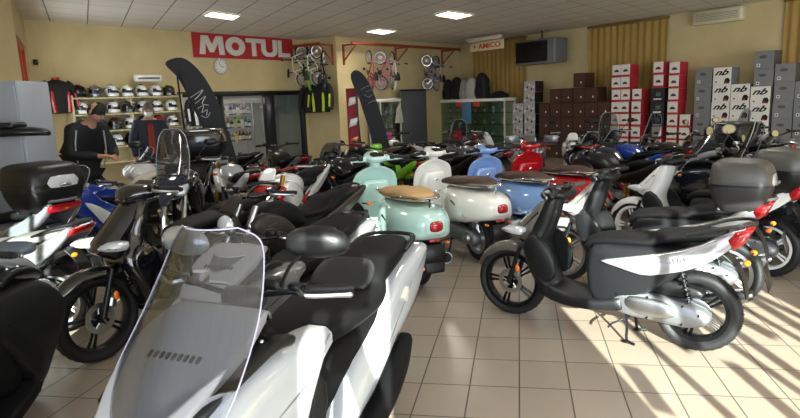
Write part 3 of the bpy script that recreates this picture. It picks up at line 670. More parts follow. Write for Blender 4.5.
    # engine on the left, exhaust on the right
    g = G(); g.prism([(-.1, .26), (-.2, .34), (-.45, .33), (-.66, .32), (-.72, .24), (-.66, .17), (-.4, .17), (-.18, .19)], .07, .15, .03, k=2, crown=.012); o = g.build('transmission_cover', ENG, t, ang=50)
    G().lathe([(.001, .03), (.05, .028), (.06, .01), (.06, 0)], (-.6, .15, .245), 'Y', 20).build('cover_plate', ALU, o)
    shock(t, (-.62, .12, .3), (-.58, .12, .5))
    g = G(); g.box((-.25, 0, .3), (.25, .14, .18), .03); g.build('engine', DENG, t)
    exhaust(t, [(-.25, -.1, .2), (-.4, -.15, .2), (-.55, -.17, .24), (-.85, -.17, .27)], [.015, .04, .055, .05])
    stand(t, -.14, .24)
    return t

# ------------------------------------------------------------ big touring scooter
def touring_scooter(label, loc, hd, paint, body=None, seatm=None, group=None, steer=0., case=None, half=.38, screen=True, mirrors=True, badge=None, dash=None, ws=None, name='touring_scooter', mst=None):
    body = body or MATTE; seatm = seatm or MATTE; dash = dash or mat('dashboard_grey', '#98989b', .55, noise=.06, bump=.08, nscale=150)
    t = thing(name, label, 'scooter', (loc[0], loc[1], 0), R(hd), group)
    Rf, Rb = .28, .28; xf, xr = .8, -.76
    wheel(t, xf, Rf, .12, 'five', STEEL, steer, 2); wheel(t, xr, Rb, .14, 'five', STEEL, 0)
    fender(t, xf, Rf, .17, -5, 160, paint)
    for s in (-1, 1): G().tube([(xf, s*.09, Rf), (xf-.16, s*.09, Rf+.36)], [.024, .02], 10).build('fork_leg', STEEL, t)
    # nose and fairing sides
    g = G(); g.loft([(.5, .3, .1, .06, .06), (.58, .42, .18, .1, .1), (.66, .56, .21, .16, .12), (.7, .68, .2, .19, .12), (.66, .78, .19, .16, .12), (.6, .85, .16, .1, .08)], 28, 2.5, 4, vert='x'); g.build('front_cowl', paint, t, ang=60)
    for s in (1, -1):
        g = G(); g.prism([(.98, .58), (.9, .72), (.74, .82), (.5, .86), (.28, .85), (.04, .82), (.08, .76), (.2, .66), (.34, .52), (.42, .36), (.52, .27), (.66, .34), (.86, .47)], s*.14, s*.27, .05, k=2, crown=.01, tilt=-.12); g.build('fairing_side', paint, t, ang=60)
        g = G(); g.prism([(.99, .62), (.93, .74), (.78, .8), (.72, .74), (.82, .64)], s*.17, s*.235, .03, k=2, crown=.01); g.build('headlight', LENS, t, ang=60)
        g = G(); g.prism([(.44, .36), (.3, .62), (.22, .7), (.12, .62), (.16, .42), (.3, .3)], s*.12, s*.25, .04, k=2); g.build('leg_shield', body, t, ang=50)
    for s in (1, -1):
        g = G(); g.loft([(.84, .82, .05, .015, .02, s*.16), (.66, .89, .05, .02, .03, s*.2), (.48, .92, .04, .02, .03, s*.215), (.36, .9, .03, .015, .03, s*.22)], 14, 2.6, 4); g.build('screen_support', BLK, t, ang=60)
        for q in ((.72, .925), (.6, .945), (.5, .955)): G().lathe([(.001, .012), (.009, .01), (.011, 0)], (q[0]-.0, s*.2, q[1]-.02), 'Z', 10).build('bolt', ALU, t)
    # dashboard
    g = G(); g.loft([(.9, .79, .16, .02, .03), (.78, .88, .2, .02, .04), (.62, .965, .225, .018, .05), (.47, 1.02, .2, .018, .05), (.42, 1.01, .18, .01, .04)], 26, 4.5, 4); o = g.build('dashboard', dash, t, ang=50)
    for i in range(9): g = G().box((.705, -.1+i*.025, .944), (.03, .014, .012), .004, ry=.5); g.build('vent_slot', BLK, o)
    g = G(); g.loft([(.44, 1.03, .15, .008, .02), (.37, 1.0, .15, .008, .02), (.34, .96, .14, .008, .02)], 20, 3, 3); g.build('instrument_panel', BLKG, o)
    g = G(); g.loft([(.4, .6, .16, .06, .1), (.38, .8, .19, .05, .1), (.4, .93, .17, .04, .06)], 20, 3.5, 3, vert='x'); g.build('inner_fairing', body, t, ang=50)
    if screen:
        rows = ws or [(.95, .77, .24, .14), (.87, .88, .255, .16), (.74, 1.04, .245, .17), (.62, 1.2, .215, .15), (.56, 1.29, .185, .12), (.53, 1.335, .12, .06)]
        windscreen(t, rows, glassmat('clear_acrylic', '#dfe1e4', .05), edge=mat('screen_edge_glare', '#b9b6cc', .15, coat=1.), er=.003)  # pale violet rim tube carries the screen's bright reflections in its colour
    M_ = grip_set(t, .33, 1.04, half, .03, .09, STEEL, steer, y0=.16)
    g = G(); g.loft([(.38, 1.0, .05, .05, .06), (.32, 1.02, .1, .05, .05), (.27, 1.01, .08, .035, .04)], 16, 2.6, 3); g.build('handlebar_cover', BLK, t)
    for s in (1, -1):
        g = G().box((.355, s*.17, 1.105), (.055, .07, .04), .01); g.tube([(.34, s*.14, 1.08), (.28, s*.08, 1.05), (.33, s*.03, .98)], .007, 6, 4); g.build('brake_reservoir', BLK if s > 0 else ALU, t)
    if mirrors:
        for s in (1, -1): mirror(t, Matrix.Identity(4), s, (.36, .2, 1.09), (mst or ((.39, .34, 1.25), (.44, .1, 1.24)))[0 if s > 0 else 1], .24, .12, shell=(BLK if s > 0 else mat('silver_mirror_shell', '#a9adb2', .2, metal=.6, coat=1.)))
    # body, seat
    g = G(); g.loft([(.34, .42, .1, .2, .1), (.15, .5, .13, .14, .2), (-.05, .54, .17, .14, .25), (-.3, .55, .2, .16, .25), (-.6, .6, .21, .17, .16), (-.9, .68, .18, .14, .1), (-1.15, .78, .11, .07, .06)], 26, 3, 4, vert=True); g.build('body_shell', body, t, ang=60)
    g = G(); g.loft([(.16, .66, .07, .03, .06), (.05, .72, .13, .04, .07), (-.12, .755, .19, .05, .09), (-.35, .77, .225, .05, .1), (-.52, .79, .225, .06, .1), (-.6, .86, .2, .06, .1), (-.75, .895, .195, .05, .1), (-1.0, .91, .16, .045, .08), (-1.16, .91, .1, .03, .05)], 30, 2.8, 5); o = g.build('seat', seatm, t, ang=60)
    g = G(); g.loft([(-.44, .83, .15, .02, .03), (-.5, .865, .17, .02, .04), (-.57, .9, .16, .02, .04), (-.62, .925, .12, .015, .03)], 20, 3, 3); g.build('backrest', mat('seat_bolster', '#1d1e22', .5, noise=.1), o, ang=60)
    for s in (1, -1):
        g = G(); g.prism([(-.02, .42), (-.2, .56), (-.45, .66), (-.7, .78), (-1.0, .86), (-1.22, .89), (-1.25, .84), (-1.12, .7), (-.9, .58), (-.6, .48), (-.3, .36), (.05, .3)], s*.13, s*.24, .04, k=2, crown=.008, tilt=-.1); o = g.build('side_panel', paint, t, ang=60)
        g = G().prism([(-.72, .7), (-.8, .74), (-.82, .69), (-.77, .66)], s*.22, s*.252, .004); g.build('reflector', mat('pale_reflector', '#e9e4d6', .2, coat=1.), o)
        g = G(); g.loft([(.45, .3, .07, .03, .07, s*.24), (.1, .27, .09, .02, .07, s*.25), (-.3, .3, .07, .03, .08, s*.26), (-.55, .42, .05, .04, .1, s*.27), (-.68, .5, .035, .03, .05, s*.27)], 16, 3, 4); g.build('footboard', body, t, ang=50)
    if badge: text('lettering', badge, .06, mat('white_lettering', '#dcdcdc', .4), t, (-.95, .268, .42), (R(90), R(60), R(180)), .001)
    g = G(); g.tube([(-.95, .17, .9), (-1.1, .165, .93), (-1.22, .1, .935), (-1.22, -.1, .935), (-1.1, -.165, .93), (-.95, -.17, .9)], .017, 8, 4, flat=.7); g.build('grab_rail', BLK, t)
    g = G(); g.loft([(-1.18, .8, .15, .04, .04), (-1.25, .82, .14, .035, .035), (-1.28, .83, .1, .02, .02)], 20, 3, 2, vert=True); g.build('tail_light', REDL, t)
    g = G(); g.loft([(-1.05, .72, .1, .03, .03), (-1.2, .6, .1, .015, .015), (-1.26, .46, .09, .01, .01)], 14, 3, 3); g.build('rear_mudguard', BLK, t); plate(t, -1.25, .56, .25)
    for s in (1, -1): signal(t, (-1.2, .16, .72), s)
    g = G(); g.prism([(-.1, .34), (-.2, .42), (-.5, .4), (-.74, .38), (-.86, .3), (-.82, .2), (-.6, .19), (-.25, .22)], .09, .19, .04, k=2, crown=.01); g.build('transmission_cover', DENG, t, ang=50)
    g = G(); g.box((-.25, 0, .33), (.3, .18, .2), .03); g.build('engine', DENG, t)
    shock(t, (-.72, .15, .34), (-.62, .16, .62)); shock(t, (-.72, -.15, .34), (-.62, -.16, .62))
    exhaust(t, [(-.2, -.1, .24), (-.35, -.15, .2), (-.55, -.2, .26), (-1.1, -.21, .42)], [.018, .03, .055, .065], STEEL)
    stand(t, -.25, .26)
    if case: top_case(t, -1.05, .98, body=case[0], lid=case[1], lens=case[2])
    return t

# ------------------------------------------------------------ motorcycles
def motorcycle(label, loc, hd, paint, style='naked', accent=None, seatm=None, frame=None, forkm=None, steer=0., tall=0., group=None, case=None, handguards=False, rimm=None, wire=False, stripe=None, small=1., name='motorcycle', mirrors=True, side_cases=None, pipe=None):
    accent = accent or paint; seatm = seatm or MATTE; frame = frame or STEEL; forkm = forkm or ALU; rimm = rimm or STEEL; stripe = stripe or accent
    t = thing(name, label, 'motorcycle', (loc[0], loc[1], 0), R(hd), group)
    off = style in ('enduro', 'adventure'); Rf = (.345 if style == 'enduro' else .31); Rb = .315; xf, xr = .74+tall*.3, -.7; dz = tall
    wheel(t, xf, Rf, .09 if off else .12, 'wire' if (wire or style == 'enduro') else 'five', rimm, steer, 1 if style == 'enduro' else 2); wheel(t, xr, Rb, .13 if style == 'enduro' else .17, 'wire' if (wire or style == 'enduro') else 'five', rimm, 0)
    ht = (.43, 0, .93+dz); 
    for s in (-1, 1):
        g = G(); g.tube([(xf-.0, s*.095, Rf), (xf-.12, s*.095, Rf+.3+dz*.5), (ht[0]-.02, s*.095, ht[2]+.05)], [.02, .026, .026], 10); g.build('fork_leg', forkm, t)
    G().box((.5, 0, .82+dz), (.06, .24, .03), .01, ry=-.4).build('fork_clamp', BLK, t)
    if style == 'enduro':
        g = G(); g.loft([(1.12, .84+dz, .045, .008, .01), (.95, .88+dz, .065, .01, .01), (.75, .87+dz, .07, .012, .012), (.55, .83+dz, .055, .015, .015), (.42, .82+dz, .04, .01, .01)], 16, 3, 3); g.build('front_fender', paint, t, ang=60)
    else: fender(t, xf, Rf, .15, 40, 150, accent if off else paint)
    if style == 'adventure':
        g = G(); g.loft([(.98, .72+dz, .035, .01, .01), (.86, .79+dz, .07, .02, .02), (.7, .83+dz, .1, .04, .04), (.56, .84+dz, .1, .06, .06)], 16, 2.6, 3); g.build('beak', paint, t, ang=60)
    g = G(); g.box((xf-.09, .12, Rf+.07), (.06, .03, .09), .01, ry=-.3); g.build('brake_caliper', BLK, t)
    # frame, engine, swingarm
    g = G()
    for s in (-1, 1):
        g.tube([(.42, s*.04, .88+dz), (.2, s*.13, .74+dz*.6), (-.05, s*.15, .6+dz*.4), (-.22, s*.13, .42)], .024, 8, 4, flat=1.5)
        g.tube([(.4, s*.04, .78+dz), (.3, s*.1, .5), (.2, s*.12, .32), (-.2, s*.12, .3)], .016, 8, 4)
        g.tube([(-.05, s*.12, .66+dz*.5), (-.4, s*.1, .74+dz), (-.75, s*.07, .82+dz)], .013, 8, 3)
    g.build('frame', frame, t)
    g = G(); g.box((-.02, 0, .4), (.36, .3, .22), .05); g.box((.13, 0, .55), (.2, .24, .2), .03, ry=.35)
    for i in range(7): g.box((.135+.008*i, 0, .47+i*.026), (.22, .27, .008), .002, ry=.35)
    g.lathe([(.001, .03), (.08, .028), (.1, .01), (.105, 0)], (-.08, .15, .38), 'Y', 20); g.lathe([(.105, 0), (.1, -.01), (.08, -.03), (.001, -.03)], (-.05, -.15, .4), 'Y', 20)
    g.build('engine', DENG if style != 'naked' else ENG, t)
    g = G()
    for s in (-1, 1): g.tube([(-.2, s*.1, .42), (-.45, s*.11, .37), (xr, s*.11, Rb)], [.03, .026, .022], 8, 3, flat=1.3)
    g.build('swingarm', rimm if style == 'sport' else STEEL, t)
    G().tube([(-.15, .09, .45), (-.4, .1, .41), (xr, .105, Rb+.06)], .009, 5).build('chain', STEEL, t)
    shock(t, (-.3, 0, .42), (-.32, 0, .68+dz*.5), .03, spring=mat('yellow_spring', '#c79a1e', .4))
    g = G().box((.34, 0, .56), (.03, .26, .2), .008, ry=-.25); g.build('radiator', BLK, t)
    g = G()
    for yy in (-.07, 0.0, .07): g.tube([(.24, yy, .5), (.36, yy, .42), (.3, yy*.6, .26), (.05, yy*.4-.04, .22), (-.2, -.1, .25)], .017, 8, 4)
    g.build('header_pipe', ALU if pipe is None else pipe, t)
    if off or style == 'naked2': exhaust(t, [(-.2, -.13, .3), (-.35, -.16, .45), (-.5, -.17, .58), (-.85, -.17, .7+dz*.5)], [.02, .03, .05, .055], pipe or ALU)
    else: exhaust(t, [(-.2, -.12, .28), (-.35, -.17, .32), (-.5, -.18, .38), (-.85, -.2, .5)], [.02, .035, .055, .055], pipe or ALU)
    # tank, seat, tail
    g = G()
    if style == 'enduro': g.loft([(.36, .88+dz, .07, .03, .06), (.22, .93+dz, .1, .04, .1), (.08, .9+dz, .1, .04, .1), (-.05, .86+dz, .07, .03, .06)], 22, 2.6, 4)
    else: g.loft([(.4, .82+dz, .07, .04, .06), (.3, .87+dz, .13, .08, .12), (.14, .88+dz, .16, .1, .15), (-.02, .84+dz, .14, .09, .13), (-.14, .78+dz, .09, .05, .07)], 28, 2.5, 5, vert=True)
    o = g.build('fuel_tank', paint, t, ang=60)
    G().lathe([(.001, .014), (.03, .012), (.036, 0)], (.18, 0, (.945 if style == 'enduro' else .975)+dz), 'Z', 18).build('fuel_cap', ALU, o)
    g = G()
    if style in ('enduro',): g.loft([(.1, .92+dz, .06, .02, .03), (-.15, .89+dz, .09, .03, .05), (-.5, .92+dz, .08, .03, .04), (-.78, .95+dz, .05, .02, .03)], 20, 3, 4)
    elif style == 'sport': g.loft([(-.1, .78+dz, .09, .02, .04), (-.25, .79+dz, .14, .03, .04), (-.4, .81+dz, .13, .035, .04), (-.47, .88+dz, .1, .05, .04), (-.65, .94+dz, .1, .03, .04), (-.8, .96+dz, .06, .02, .03)], 22, 2.8, 4)
    else: g.loft([(-.06, .82+dz, .08, .03, .04), (-.2, .82+dz, .14, .04, .05), (-.38, .83+dz, .15, .045, .05), (-.47, .88+dz, .13, .05, .05), (-.7, .91+dz, .12, .04, .04), (-.82, .92+dz, .07, .03, .03)], 22, 2.8, 4)
    g.build('seat', seatm, t, ang=60)
    for s in (1, -1):
        g = G(); g.prism([(-.18, .66+dz*.7), (-.3, .74+dz), (-.5, .8+dz), (-.75, .9+dz), (-.95, .96+dz), (-.9, .88+dz), (-.7, .76+dz), (-.45, .66+dz*.8)], s*.07, s*.13, .02, k=2); g.build('tail_panel', accent, t, ang=60)
        if style in ('sport',):
            g = G(); g.prism([(.8, .78+dz), (.72, .92+dz), (.5, .94+dz), (.35, .8+dz), (.1, .66), (-.05, .5), (-.12, .3), (.1, .24), (.38, .3), (.45, .5), (.62, .62)], s*.13, s*.215, .03, k=2, crown=.01); o = g.build('side_fairing', paint, t, ang=60)
            g = G(); g.prism([(.6, .8), (.4, .72), (.1, .5), (0, .36), (.2, .36), (.38, .52), (.5, .66)], s*.19, s*.232, .01, k=2); g.build('fairing_stripe', stripe, o, ang=60)
        elif off or style == 'naked':
            g = G(); g.prism([(.5, .86+dz), (.36, .92+dz), (.15, .84+dz), (.05, .7+dz*.6), (.22, .6+dz*.5), (.34, .62+dz*.5), (.46, .74+dz)], s*.1, s*(.2 if off else .18), .03, k=2, crown=.01); o = g.build('tank_shroud', accent, t, ang=60)
            g = G(); g.prism([(.4, .82+dz), (.28, .84+dz), (.2, .72+dz*.8), (.32, .68+dz*.8)], s*.17, s*(.215 if off else .195), .008); g.build('shroud_stripe', stripe, o, ang=60)
    g = G(); g.tube([(-.55, .1, .9+dz), (-.8, .12, .95+dz), (-.92, .05, .97+dz), (-.92, -.05, .97+dz), (-.8, -.12, .95+dz), (-.55, -.1, .9+dz)], .012, 8, 3); g.build('grab_rail', BLK, t)
    g = G(); g.loft([(-.9, .9+dz, .07, .03, .03), (-.97, .93+dz, .05, .02, .02)], 14, 3, 1, vert=True); g.build('tail_light', REDL, t)
    g = G(); g.loft([(-.8, .84+dz, .08, .02, .02), (-.95, .74+dz*.8, .07, .01, .01), (-1.03, .58, .08, .008, .008)], 14, 3, 3); g.build('rear_mudguard', BLK, t); plate(t, -1.02, .64, .3)
    for s in (1, -1): signal(t, (-.95, .13, .78+dz), s); 
    # bars and head
    bw = .4 if off else (.33 if style == 'sport' else .37); bz = (.98 if style == 'sport' else 1.04)+dz
    M_ = grip_set(t, .36, bz, bw, .04 if style != 'sport' else -.01, .1, frame, steer, weights=not off)
    if mirrors:
        for s in (1, -1): mirror(t, M_, s, (.02, .2, .03), (.03, .34, .2), .14, .08)
    if handguards:
        for s in (1, -1):
            g = G(); rs = []
            for i in range(9):
                u = i/8; yy = s*(bw-.2+u*.22); xx = .09*sin(u*pi*.75)+.04; rs.append([(xx, yy, .07), (xx+.012, yy, .03), (xx+.004, yy, -.04), (xx-.006, yy, -.04), (xx, yy, .03), (xx-.01, yy, .07)])
            g.rings(rs); g.xf(M_); g.build('handguard', accent, t)
    if style == 'naked' or style == 'naked2':
        g = G(); g.sph((.6, 0, .86+dz), (.07, .09, .09), 16); g.build('headlight_shell', BLK, t); G().sph((.635, 0, .86+dz), (.055, .082, .082), 16).build('headlight', LENS, t)
        g = G(); g.loft([(.62, .96+dz, .09, .01, .01), (.54, 1.04+dz, .08, .01, .01), (.5, 1.07+dz, .05, .01, .01)], 14, 3, 3); g.build('fly_screen', accent, t)
        G().lathe([(.001, .02), (.045, .02), (.05, 0), (.04, -.02)], (.45, 0, 1.06+dz), 'Z', 18).build('instrument', BLKG, t)
    elif style == 'enduro':
        g = G(); g.prism([(.64, .82+dz), (.66, .9+dz), (.56, 1.08+dz), (.5, 1.08+dz), (.52, .84+dz)], 0, .1, .04, k=2); g.mirror(); g.build('headlight_mask', accent, t, ang=60); G().sph((.64, 0, .88+dz), (.025, .055, .045), 14).build('headlight', LENS, t)
    else:
        g = G(); g.loft([(.44, .86+dz, .18, .1, .1), (.58, .86+dz, .17, .12, .12), (.72, .83+dz, .13, .1, .1), (.82, .8+dz, .07, .05, .05)], 26, 2.5, 4, vert=True); g.build('front_cowl', paint, t, ang=60)
        for s in (1, -1): g = G(); g.prism([(.8, .78+dz), (.78, .84+dz), (.62, .89+dz), (.58, .83+dz), (.68, .77+dz)], s*.06, s*.165, .03, k=2); g.build('headlight', LENS, t, ang=60)
        k = .22 if style == 'adventure' or style == 'tourer' else .0
        windscreen(t, [(.66, .93+dz, .15, .12), (.56, 1.04+dz+k*.3, .16, .1), (.47, 1.14+dz+k*.8, .13, .07), (.44, 1.18+dz+k, .07, .03)], glassmat('smoked_acrylic', '#d4d6da', .06), edge=mat('screen_edge', '#9aa0a6', .2, coat=1.))
        g = G(); g.box((.5, 0, 1.0+dz), (.06, .16, .1), .015, ry=.9); g.build('instrument_panel', BLKG, t)
    g = G(); g.tube([(-.1, .14, .3), (-.16, .2, .14), (-.2, .26, .012)], .011, 6, 2); g.box((-.2, .265, .01), (.05, .05, .012), .003); g.build('side_stand', STEEL, t)
    g = G(); 
    for s in (1, -1): g.tube([(-.2, s*.12, .36), (-.2, s*.22, .35)], .012, 6); g.tube([(-.45, s*.12, .45), (-.45, s*.21, .46)], .011, 6)
    g.build('footpegs', ALU, t)
    if case: top_case(t, -.95, 1.0+dz, case[3], case[4], case[5], body=case[0], lid=case[1], lens=case[2], boxy=True)
    if side_cases:
        for s in (1, -1): g = G(); g.box((-.75, s*.3, .62+dz), (.4, .2, .3), .05); g.build('side_case', side_cases, t)
    return t
mint = mat('mint_paint', '#b8ddd5', .16, coat=1.); pearl = mat('pearl_white_paint', '#eeeee8', .16, coat=1.); sky = mat('sky_blue_paint', '#7ea4dc', .16, coat=1.)
brown = mat('brown_seat', '#46312a', .55, noise=.12, bump=.1, nscale=90); tan = mat('tan_seat', '#bd9a68', .6, noise=.1, bump=.1, nscale=90)
HV = math.degrees(atan2(.93, -.37))
def place(axle_rear, hd, xr): h = R(hd); return (axle_rear[0]-cos(h)*xr, axle_rear[1]-sin(h)*xr)
V_a = retro_scooter('mint green retro scooter with a tan seat, nearest of the retro scooters', place((.12, 5.62), HV, -.6), HV, mint, tan, 'retro scooters')
V_b = retro_scooter('pearl white retro scooter with a dark brown seat beside the mint one', place((.84, 6.4), HV+2, -.6), HV+2, pearl, brown, 'retro scooters', steer=.15)
V_c = retro_scooter('sky blue retro scooter with a dark brown seat behind the white one', place((1.5, 6.75), HV, -.6), HV, sky, brown, 'retro scooters', steer=.2)
V_d = retro_scooter('red retro scooter farthest back in the row of retro scooters', place((2.15, 7.25), HV, -.6), HV, RED, brown, 'retro scooters', steer=-.1)
for o, k in ((V_a, 1.1), (V_b, 1.07), (V_c, 1.05), (V_d, 1.04)): o.scale = (k,)*3
silver = mat('satin_silver_paint', '#a7a6a3', .3, metal=.5, coat=.6); darkg = mat('graphite_plastic', '#151619', .42, noise=.08, spec=.35); bronze = mat('titanium_paint', '#66635e', .32, metal=.4, coat=.8)
caseb = mat('top_case_grey', '#29292b', .5, noise=.05, bump=.1, nscale=200); casel = mat('top_case_lid_grey', '#474643', .38, noise=.04); clr = mat('clear_reflector', '#b7babf', .15, coat=1.)
HA = 142.5
city_scooter('graphite city scooter with silver flank lettered Agility, nearest on the right', place((1.98, 3.85), HA, -.68), HA, bronze, mat('silver_side', '#9b9b9e', .28, metal=.35, coat=1.), darkg, MATTE, 'city scooters', badge='Agility16+', steer=.05, rimm=mat('black_rim', '#0e0f12', .3, metal=.5))
srim = mat('light_grey_rim', '#9a9ca0', .35, metal=.7)
city_scooter('silver-nosed city scooter with large grey top case, second from the camera', place((2.62, 4.68), HA, -.68), HA, silver, silver, darkg, MATTE, 'city scooters', case=(caseb, casel, clr), rimm=srim)
city_scooter('white-fronted city scooter with black and grey top case, third from the camera', place((3.42, 5.4), 127, -.68), 127, WHT, WHT, darkg, MATTE, 'city scooters', case=(BLK, casel, clr), apron=WHT, rimm=WHT)
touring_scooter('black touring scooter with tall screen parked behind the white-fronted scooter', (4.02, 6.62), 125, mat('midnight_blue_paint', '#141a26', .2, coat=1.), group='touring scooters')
grey_w = mat('ice_grey_paint', '#b4b8bb', .16, coat=1.)
HT = math.degrees(atan2(-.93, -.375))
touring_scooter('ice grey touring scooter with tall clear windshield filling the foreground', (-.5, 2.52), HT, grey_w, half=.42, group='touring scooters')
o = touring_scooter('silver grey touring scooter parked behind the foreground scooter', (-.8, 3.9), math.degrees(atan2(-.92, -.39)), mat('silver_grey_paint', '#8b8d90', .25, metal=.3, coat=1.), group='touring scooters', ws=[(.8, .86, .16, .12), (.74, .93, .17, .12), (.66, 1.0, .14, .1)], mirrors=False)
o.scale = (.9, .9, .9)
o = touring_scooter('black touring scooter cut off by the left edge of the photo', (-2.27, 2.6), 95, BLK, group='touring scooters', mirrors=False, screen=False)
for s_ in (1, -1):
    G().loft([(.42, 1.07, .11, .03, .035, s_*.3), (.36, 1.08, .13, .035, .04, s_*.3), (.31, 1.07, .1, .02, .03, s_*.3)], 18, 3, 3).build('handguard', mat('slate_plastic', '#4c535d', .4, noise=.05), o)
text('lettering', '125', .06, mat('white_lettering', '#dcdcdc', .4), o, (.2, -.2, .62), (R(80), 0, R(-75)), .001)
# ------------------------------------------------------------ rows of motorcycles
navy = mat('navy_paint', '#0f1a30', .14, coat=1.); blue = mat('racing_blue_paint', '#1d3f9a', .16, coat=1.); orange = mat('orange_paint', '#d8591c', .2, coat=1.)
lime = mat('lime_paint', '#7cc52c', .2, coat=1.); gold = mat('gold_fork', '#b98a2a', .3, metal=.8); greyp = mat('grey_metal_paint', '#7c8288', .25, metal=.5, coat=1.); redf = mat('red_frame', '#a5202a', .3, coat=.5)
cream = mat('cream_paint', '#cfc7b0', .3, coat=.6); pink = mat('magenta_paint', '#b03a78', .3, coat=.6)
MC = 'motorcycles in the crowded rows'
tcb = (BLK, BLK, None, .42, .5, .3)
def mc(lab, x, y, hd, paint, style='naked', **k): return motorcycle(lab, (x, y), hd, paint, style, group=MC, **k)
mc('navy blue adventure motorcycle with clear windscreen and black and silver top case', -2.3, 6.45, 277, navy, 'adventure', accent=BLKG, tall=.15, case=(BLK, BLKG, mat('case_silver_panel', '#9a9da2', .25, metal=.6), .5, .6, .35))
mc('blue white and red sport motorcycle beside the grey cabinet on the left', -3.35, 6.95, 250, blue, 'sport', accent=WHT, stripe=WHT, seatm=cream, mirrors=False)
mc('white naked motorcycle with red frame and golden fork in front of the shop opening', -1.25, 6.95, 255, WHT, 'naked', accent=WHT, frame=redf, forkm=gold, mirrors=False)
mc('black touring motorcycle with wide dark seat behind the silver grey scooter', -0.96, 4.99, 235, MATTE, 'naked', mirrors=False, accent=mat('dark_brown_panel', '#2a211d', .5))
mc('silver tanked naked motorcycle with golden fork left of the retro scooters', -2.2, 8, 120, mat('bright_silver_tank', '#b9bdc0', .2, metal=.3, coat=1.), 'naked', accent=WHT, forkm=gold, mirrors=False)
mc('black sport motorcycle directly behind the mint scooter', -0.75, 8.35, 120, BLKG, 'sport', accent=BLK, mirrors=False)
mc('lime green off-road motorcycle behind the mint scooter', -0.1, 8.7, 115, lime, 'enduro', accent=lime, mirrors=False)
mc('black off-road motorcycle with white plates turned sideways before the glass case', 1.14, 10.96, 20, BLK, 'enduro', accent=WHT, mirrors=False)
mc('white and pink off-road motorcycle in front of the small glass case', -0.01, 11.92, 110, WHT, 'enduro', accent=pink, mirrors=False)
mc('grey and white off-road motorcycle with hand guards before the patterned boxes', 2.3, 10.09, 250, WHT, 'enduro', accent=greyp, handguards=True, mirrors=False)
mc('red off-road motorcycle in front of the large glass case', 1.37, 12.41, 250, RED, 'enduro', accent=RED, mirrors=False)
mc('black naked motorcycle with white fly screen before the brown boxes', 3.21, 10.89, 250, BLK, 'naked', accent=WHT)
mc('grey tourer with broad dark seat right behind the sky blue scooter', 1.19, 9.53, 115, greyp, 'tourer', accent=greyp, mirrors=False)
mc('black naked motorcycle behind the white and the blue retro scooter', 0.74, 9.13, 115, BLK, 'naked', accent=BLK, mirrors=False)
mc('dark blue sport motorcycle behind the red retro scooter', 3.03, 8.47, 115, navy, 'sport', accent=blue, mirrors=False)
mc('black motorcycle with tall screen before the brown boxes, farthest back', 3.84, 10.94, 250, BLKG, 'tourer', accent=BLK)
mc('royal blue sport motorcycle in front of the brown boxes', 3.5, 8.82, 115, blue, 'sport', accent=BLK, stripe=navy, mirrors=False)
mc('black naked motorcycle with cream tail in front of the brown boxes', 2.68, 7.61, 115, BLK, 'naked', accent=BLK, frame=redf, mirrors=False)
mc('black motorcycle with black top case in front of the brown boxes', 4.12, 8.87, 115, BLKG, 'tourer', accent=BLK, case=tcb, mirrors=False)
mc('black motorcycle with dark seat before the red and white boxes', 4.85, 8.9, 120, BLK, 'naked', accent=greyp)
mc('black off-road motorcycle with hand guards before the red and white boxes', 5.87, 9.46, 120, BLK, 'adventure', accent=BLK, handguards=True, mirrors=False)
mc('silver and black naked motorcycle before the white and grey boxes', 5.77, 8.47, 120, greyp, 'naked', accent=WHT, mirrors=False)
mc('white adventure motorcycle behind the top cases on the right', 5.39, 6.84, 125, WHT, 'adventure', accent=BLK)
mc('black motorcycle at the right edge of the photo behind the third scooter', 3.88, 5.74, 127, BLKG, 'tourer', accent=BLK)
mc('black naked motorcycle with high silencer in front of the shop doorway', -1.9, 10, 120, BLK, 'naked2', accent=greyp, mirrors=False)
mc('black motorcycle with brown seat in front of the right feather banner', -0.55, 10.3, 215, MATTE, 'naked', seatm=brown, accent=BLK, mirrors=False)
mc('grey naked motorcycle in front of the shop opening', -3.0, 9.5, 225, greyp, 'naked', accent=BLK, mirrors=False)
mc('white and blue sport motorcycle in front of the shop opening', -3.57, 9.67, 225, WHT, 'sport', accent=blue, stripe=blue)
o = city_scooter('silver scooter with grey seat and red tail light on the left, beside the black one', (-3.44, 4.75), 172, silver, greyp, greyp, mat('grey_seat', '#6b6a68', .6, noise=.08), 'city scooters', rimm=srim)
o = city_scooter('grey scooter with large black top case against the grey cabinet', (-3.9, 5.5), 160, greyp, greyp, GRYP, MATTE, 'city scooters', case=(BLK, BLK, clr))
o.scale = (1.12,)*3

o = city_scooter('black sport scooter with large front wheel left of the clear windshield', (-1.78, 4.72), 239, BLKG, BLKG, BLKG, MATTE, 'city scooters', tall=0.)
o.scale = (1.12,)*3

for o in list(bpy.data.objects):
    if o.get('label') in ('silver scooter with grey seat and red tail light on the left, beside the black one', 'grey scooter with large black top case against the grey cabinet'):
        for ch in o.children:
            if ch.name.startswith('tail_light'):
                n_v = len(ch.data.vertices); c_ = sum((v.co for v in ch.data.vertices), Vector())/n_v
                for v in ch.data.vertices: v.co.x = c_.x-.03+(v.co.x-c_.x)*.5; v.co.z = c_.z+.02+(v.co.z-c_.z)*.45; v.co.y *= .8

